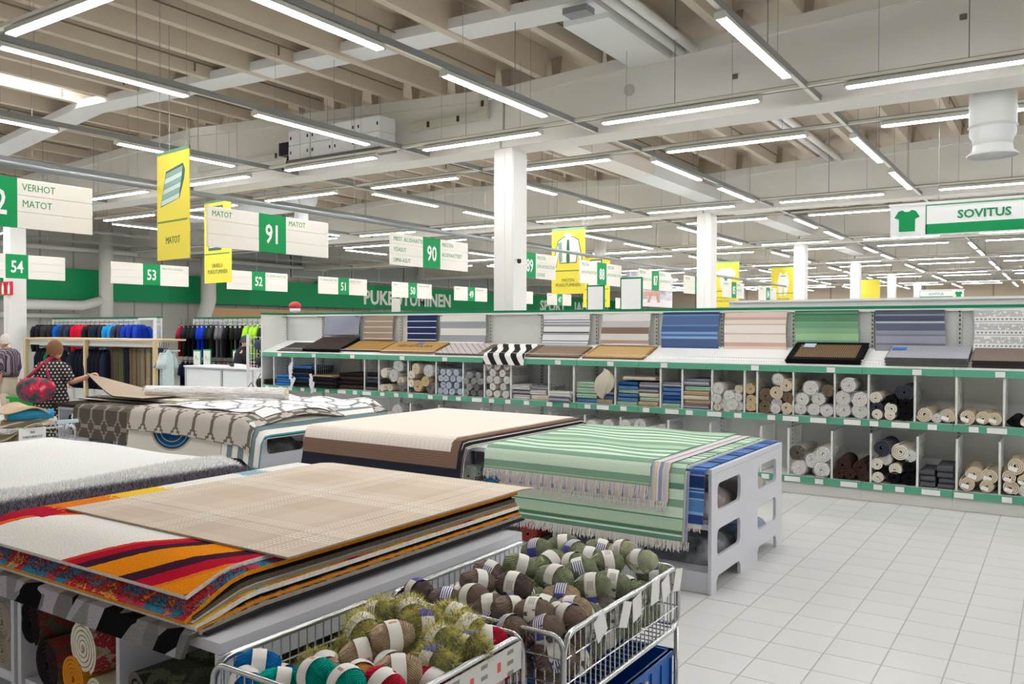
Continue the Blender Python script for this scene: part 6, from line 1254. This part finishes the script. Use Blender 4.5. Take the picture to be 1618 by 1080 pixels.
# ================================================================ cart of remnants
wb = wire_bin(-9.35, -8.5, 3.2, 4.72, .90, .32, 'wire bin of beige rug remnants with a white notice on its side', gx=.12)
e = E('notice', 'white paper notice with three lines of print on the remnant bin', 'notice', (-8.478, 4.28, .62)); MB().box(0, .004, -.13, .13, 0, .30).build('sheet', PAPER, e)
for k, t_ in enumerate(('ERÄ', 'TARJOUSMATOT', 'METRITAVARA')): text(t_, .032, plain(110, 110, 112), e, (.0055, 0, .245 - .045 * k), FX, 'CENTER', .8)
e = E('price_holder', 'small pale blue price holder clipped on the corner of the remnant bin', 'price holder', (-8.49, 4.62, .93)); MB().box(-.02, .02, -.10, .12, 0, .035).build('holder_plate', plain(190, 214, 222), e); MB().box(-.01, .01, -.01, .01, -.06, 0).build('clip', LGREY, e)
def remnant(x, y, z0, L, w_, amp, c, rz, ry, label, ph=0):
    m = MB(); th = .012; N = 26
    def f(off): return lambda a, b: (L * (a - .5), w_ * (b - .5), amp * sin(a * 7 + ph) * (.6 + .4 * b) + .02 * sin(b * 6 + a * 9) + off)
    m.grid(f(th), N, 8); m.grid(f(0), N, 8, flip=True); n_ = (N + 1) * 9
    for i in range(N): m.face((i + 1, i, n_ + i, n_ + i + 1)); m.face((8 * (N + 1) + i, 8 * (N + 1) + i + 1, n_ + 8 * (N + 1) + i + 1, n_ + 8 * (N + 1) + i))
    for j in range(8): m.face(((j + 1) * (N + 1), j * (N + 1), n_ + j * (N + 1), n_ + (j + 1) * (N + 1))); m.face((j * (N + 1) + N, (j + 1) * (N + 1) + N, n_ + (j + 1) * (N + 1) + N, n_ + j * (N + 1) + N))
    o = m.build('rug_remnant', cloth(*c), None, True, loc=(x, y, z0), rot=(0, ry, rz)); tag(o, label, 'rug remnant', 'remnants in the bin')
for a in ((-8.95, 3.9, .98, .9, .7, .09, (214, 196, 168), 1.2, .1, 'beige curled rug remnant lying on top of the remnant bin', 0), (-8.9, 4.15, 1.10, .8, .5, .07, (204, 184, 156), 1.5, .25, 'wavy tan rug remnant heaped over the others in the bin', 2), (-8.85, 4.2, .86, .8, .6, .08, (220, 206, 184), .9, -.1, 'cream rug remnant folded at the near side of the remnant bin', 1), (-9.0, 3.6, .82, .8, .6, .07, (190, 170, 140), .4, 0, 'darker tan remnant low in the remnant bin', 3), (-8.95, 4.3, .74, .7, .6, .06, (206, 190, 164), 1.0, .1, 'sand coloured remnant at the bottom of the remnant bin', 4)): remnant(*a)
roll(-8.78, 4.18, 1.02, .055, .42, cloth(60, 160, 210), CREAMB, 'cream rug roll with bright blue label sleeve sticking out of the remnant bin', None, 'a', rz=-.25); roll(-8.9, 4.2, .93, .05, .5, CREAMB, CREAMB, 'thin cream roll poking out beside the blue-labelled roll', None, 'a', rz=-.15)
roll(-9.0, 3.6, 1.16, .07, .4, cloth(150, 146, 154), cloth(170, 168, 176), 'lilac grey plastic-wrapped roll at the left picture edge of the remnant bin', None, 'a', rz=-.1, wrap=True)
# pale roll in plastic lying across the far tables
e = roll(-9.75, 6.35, 1.10, .075, 1.9, cloth(240, 236, 236, 60, .06), cloth(226, 212, 190), 'long pale roll in clear plastic lying across the far tables', None, 'a', rz=-1.18, wrap=True)
# ================================================================ services below the roof
DUCT = plain(226, 228, 228, .5); PIPEW = plain(222, 222, 218, .5)
m = MB(); xa = [-22.0, -14.75, -4.45]
for a, b in zip(xa, xa[1:]):
    za, zb = [{-22.0: 5.12, -14.75: 5.96, -4.45: 5.69}[q] for q in (a, b)]; n = len(m.v); m.v += [(a, 8.28, za - .13), (b, 8.28, zb - .13), (b, 8.74, zb - .13), (a, 8.74, za - .13), (a, 8.28, za), (b, 8.28, zb), (b, 8.74, zb), (a, 8.74, za)]
    for q in ((0, 3, 2, 1), (4, 5, 6, 7), (0, 1, 5, 4), (2, 3, 7, 6), (0, 4, 7, 3), (1, 2, 6, 5)): m.face([n + i for i in q])
e = E('air_duct', 'flat white duct crossing the near roof bay and turning towards the beam', 'duct', (0, 0, 0)); m.build('cross_run', DUCT, e)
MB().box(-5.05, -4.45, 8.74, 10.57, 5.50, 5.63).build('branch_run', DUCT, e); MB().box(-4.75, -4.45, 8.2, 8.4, 5.42, 5.49).build('damper', plain(140, 144, 146), e)
e = E('air_duct', 'white box duct running along the column row above the columns', 'duct', (-7.05, 0, 4.92))
for k in range(6): MB().box(-.26, .26, 11.15 + 4.2 * k, 11.15 + 4.2 * k + 4.19, 0, .26).build('duct_section', DUCT if k % 2 else plain(228, 222, 214, .5), e)
for x in (-4.3, -4.12):
    for ys_ in ((8.0, 10.56), (11.12, 19.0), (-2, 2)):
        o = MB().tube([(x, ys_[0], 5.58), (x, ys_[1], 5.58)], .06, 12).build('ceiling_pipe', PIPEW, None, True); tag(o, 'cream roof pipe, %s of the pair, %s' % ('nearer the column' if x < -4.2 else 'farther from the column', 'before the near beam' if ys_[0] == 8.0 else 'behind the near beam' if ys_[0] > 9 else 'above the camera'), 'pipe', 'paired roof pipes')
# vertical round outlet beside the large fitting room sign
e = E('round_duct', 'white round air outlet duct with flared mouth hanging below the near beam', 'duct', (-.76, 11.55, 3.98)); MB().lathe([(.21, .12), (.22, .2), (.25, .25), (.25, .35), (.255, .36), (.255, 1.2)], 28).build('duct_pipe', DUCT, e, True); MB().lathe([(.27, 0), (.28, .01), (.22, .06), (.21, .13)], 28, cap=False).build('flare', DUCT, e, True); MB().lathe([(.258, .33), (.268, .345), (.258, .36)], 28, cap=False).build('collar', plain(206, 208, 208), e, True)
MB().tube([(0, 0, 1.2), (0, -.05, 1.5), (-.5, -.3, 1.62)], .25, 20).build('elbow', DUCT, e, True)
# large round duct end on the left
e = E('round_duct', 'large white horizontal round duct with closed end, above aisle sign 91', 'duct', (-15.2, 14.2, 4.92)); MB().tube([(-4.5, 0, .12), (-.1, 0, .12)], .30, 28).build('duct_pipe', plain(234, 238, 242, .3), e, True); MB().tube([(-.3, 0, .12), (-.3, 0, -.55)], .17, 20).build('drop_pipe', plain(234, 238, 242, .3), e, True)
MB().tube([(-.1, 0, .12), (-.02, 0, .12), (.02, 0, .12)], [.30, .26, .1], 28).build('end_cap', plain(236, 240, 244, .3), e, True)
for x in (-3.6, -1.2): MB().tube([(x, 0, .4), (x, 0, 1.0)], .006, 4).build('hanger', GALV, e)
for y, x in ((21, -16.5), (25, -13)):
    e = E('round_duct', 'small distant white round outlet, %s' % ('left of aisle sign 90' if y == 21 else 'between far lamps'), 'duct', (x, y, 4.2)); MB().lathe([(.22, 0), (.23, .02), (.2, .06), (.2, 2.1)], 20).build('duct_pipe', DUCT, e, True); MB().lathe([(.27, -.02), (.27, .01), (.2, .05)], 20, cap=False).build('flare', DUCT, e, True)
# air handling unit on the near beam
e = E('air_unit', 'white panelled air handling box with black motor mounted on the near beam', 'ventilation unit', (-10.2, 10.2, 4.80)); 
for i in range(4):
    for j in range(2): MB().box(-1.06 + .53 * i + .004, -.53 + .53 * i - .004, -.18, .18, .25 * j + .004, .25 * j + .246).build('panel', plain(240, 242, 246, .3), e)
m = MB()
for i in range(4):
    for j in range(2):
        for dx in (.06, .47): m.box(-1.06 + .53 * i + dx - .012, -1.06 + .53 * i + dx + .012, -.19, -.18, .25 * j + .10, .25 * j + .15)
m.build('latches', plain(70, 70, 74), e); MB().box(-1.07, 1.07, -.2, .2, -.04, 0).build('base_frame', plain(120, 122, 126), e); MB().box(-1.35, -1.12, -.14, .1, .12, .34).build('motor', plain(34, 38, 46), e); MB().tube([(-1.2, -.05, .12), (-1.22, -.08, -.02), (-1.3, -.1, -.12)], .02, 6).build('cable', BLACK, e, True); MB().box(-.55, -.2, -.1, .1, -.08, -.04).build('outlet', plain(50, 52, 58), e)
for s in (-.9, -.3, .3, .9): MB().tube([(s, 0, .5), (s, 0, 1.0)], .006, 4).build('hanger', GALV, e)
# cable trunking on the face of the near beam
e = E('cable_trunking', 'grey cable trunking with black sockets on the left half of the near beam', 'trunking', (0, 10.62, 5.02)); MB().box(-14.5, -11.6, -.06, 0, 0, .1).build('trunk_run', plain(206, 206, 198), e); MB().box(-9.0, -7.6, -.06, 0, .1, .22).build('trunk_run', plain(206, 206, 190), e); MB().box(-7.6, -7.45, -.06, 0, .1, .62).build('trunk_riser', plain(206, 206, 190), e)
for x, z0 in ((-13.4, .02), (-12.2, .02), (-8.6, .12), (-8.0, .13), (-7.53, .3)): MB().box(x - .025, x + .025, -.07, -.06, z0, z0 + .09).build('socket', plain(60, 52, 40), e)
for x, z0, r_ in ((-5.1, 5.22, .085),):
    o = MB().tube([(x, 10.655, z0), (x, 10.665, z0)], r_, 20).build('beam_cover', plain(196, 194, 186)); tag(o, 'round cover plate on the face of the near beam', 'cover')
for x, z0, nm_ in ((-3.6, 5.13, 'dark'), (-1.0, 5.37, 'higher')):
    o = MB().box(x - .035, x + .035, 10.64, 10.665, z0, z0 + .06).build('beam_socket', plain(110, 108, 104)); tag(o, 'small %s grey fixing on the face of the near beam' % nm_, 'fixing')
# skylight between the ribs at the upper left
SKYM = P('daylight_glazing', .4).out((.95, .97, 1.0), emis=9.0)
for i, (x, y0, y1) in enumerate(((-14.47, 4.2, 8.05),)):
    o = MB().box(x - .33, x + .33, y0, y1, zt(x) + .355, zt(x) + .38).build('window_40', SKYM); tag(o, kind='structure')
    MB().box(x - .36, x - .33, y0, y1, zt(x) + .28, zt(x) + .38).build('window_frame', plain(240, 240, 242), o); MB().box(x + .33, x + .36, y0, y1, zt(x) + .28, zt(x) + .38).build('window_frame', plain(240, 240, 242), o)
# pipes and panels of the left wall
for z0, r_, y0, y1, nm_ in ((4.76, .09, 8, 29, 'upper'), (2.35, .09, 8, 16.8, 'lower')):
    o = MB().tube([(-30.0, y0, z0), (-30.0, y1, z0)], r_, 12).build('wall_pipe', PIPEW, None, True); tag(o, '%s long white pipe along the side wall' % nm_, 'pipe')
o = MB().tube([(-29.4, 17.5, 1.5), (-29.4, 17.5, 5.7)], .24, 20).build('wall_pipe', PIPEW, None, True); tag(o, 'thick white vertical duct rising behind the fascia between signs 54 and 53', 'pipe')
o = MB().tube([(-29.4, 21.7, 0), (-29.4, 21.7, 2.4), (-29.4, 21.9, 3.0), (-29.4, 21.9, 5.6)], .30, 20).build('wall_pipe', PIPEW, None, True); tag(o, 'thick white vertical duct behind the sportswear banner', 'pipe')
o = MB().tube([(-29.4, 14.5, 2.7), (-29.4, 16.6, 2.7), (-29.4, 17.3, 2.9)], .17, 14).build('wall_pipe', PIPEW, None, True); tag(o, 'white elbow duct just below the green fascia', 'pipe')
o = MB().box(-30.2, -29.9, 22.5, 33, 0, 2.75).build('wall_panel', plain(214, 176, 136, .7)); tag(o, 'tan wall panel below the green fascia behind the sportswear', 'panel')
e = E('security_camera', 'small black dome camera on the face of the white column', 'camera', (-6.98, 10.72, 2.93)); MB().tube([(-.05, 0, .03), (.05, -.04, .03)], .012, 8).build('bracket', OFFW, e, True); MB().lathe([(.005, -.04), (.03, -.025), (.035, 0), (.03, .03)], 14, (.06, -.05, 0)).build('dome', plain(50, 50, 54, .2), e, True)
for y in (8.2, 13.6, 15.0):
    pass
# ================================================================ turn lettering into meshes
bpy.context.view_layer.update(); _dg = bpy.context.evaluated_depsgraph_get()
for o in [q for q in col.objects if q.type == 'FONT']:
    me = bpy.data.meshes.new_from_object(o.evaluated_get(_dg)); n = O(o.name.split('.')[0], me, o.parent, o.location.copy(), o.rotation_euler.copy(), tuple(o.scale))
    for f, wd in FIT:
        if f == o:
            xs_ = [v_.co.x for v_ in me.vertices]; n.scale = (wd / (max(xs_) - min(xs_)), 1, 1)
    bpy.data.objects.remove(o)

# ================================================================ labels that single things out
ORD = 'first second third fourth fifth sixth seventh eighth ninth tenth eleventh twelfth thirteenth fourteenth fifteenth sixteenth seventeenth eighteenth nineteenth twentieth'.split()
def ordw(i): return ORD[i] if i < 20 else ('twenty-' + ORD[i - 20] if i < 29 else 'thirty-' + ORD[i - 30] if 29 < i < 39 else 'thirtieth' if i == 29 else 'fortieth')
def px(o):
    d = Vector(o.matrix_world.translation) - Vector((0, 0, 1.9)); f = d.dot(_fw); return (809 + 1326.5 * d.dot(_r2) / f, 540 - 1326.5 * d.dot(_u2) / f, f) if f > .2 else (-9999, 0, f)
bpy.context.view_layer.update(); same = {}
for o in col.objects:
    if o.parent is None and 'label' in o: same.setdefault(o['label'], []).append(o)
for lb, L_ in same.items():
    if len(L_) < 2 or 'deep inside' in lb: continue
    P_ = {o: px(o) for o in L_}; V_ = [o for o in L_ if -10 < P_[o][0] < 1628 and -10 < P_[o][1] < 1090 and P_[o][2] < 60]
    for o in L_:
        if o not in V_: o['label'] = (lb if 'tube light' not in lb else ('crosswise ' if 'crosswise' in lb else 'lengthwise ') + 'tube light of the same tracks') + ', outside the picture'
    us = [P_[o][0] for o in V_]; zs_ = [o.matrix_world.translation.z for o in V_]
    if len(V_) < 2: continue
    if max(us) - min(us) < 14 and max(zs_) - min(zs_) > .02:
        for i, o in enumerate(sorted(V_, key=lambda q: q.matrix_world.translation.z)): o['label'] = lb + ', ' + ordw(i) + ' from bottom'
    elif len(V_) <= 40:
        for i, o in enumerate(sorted(V_, key=lambda q: P_[q][0])): o['label'] = lb + ', ' + ordw(i) + ' from left'
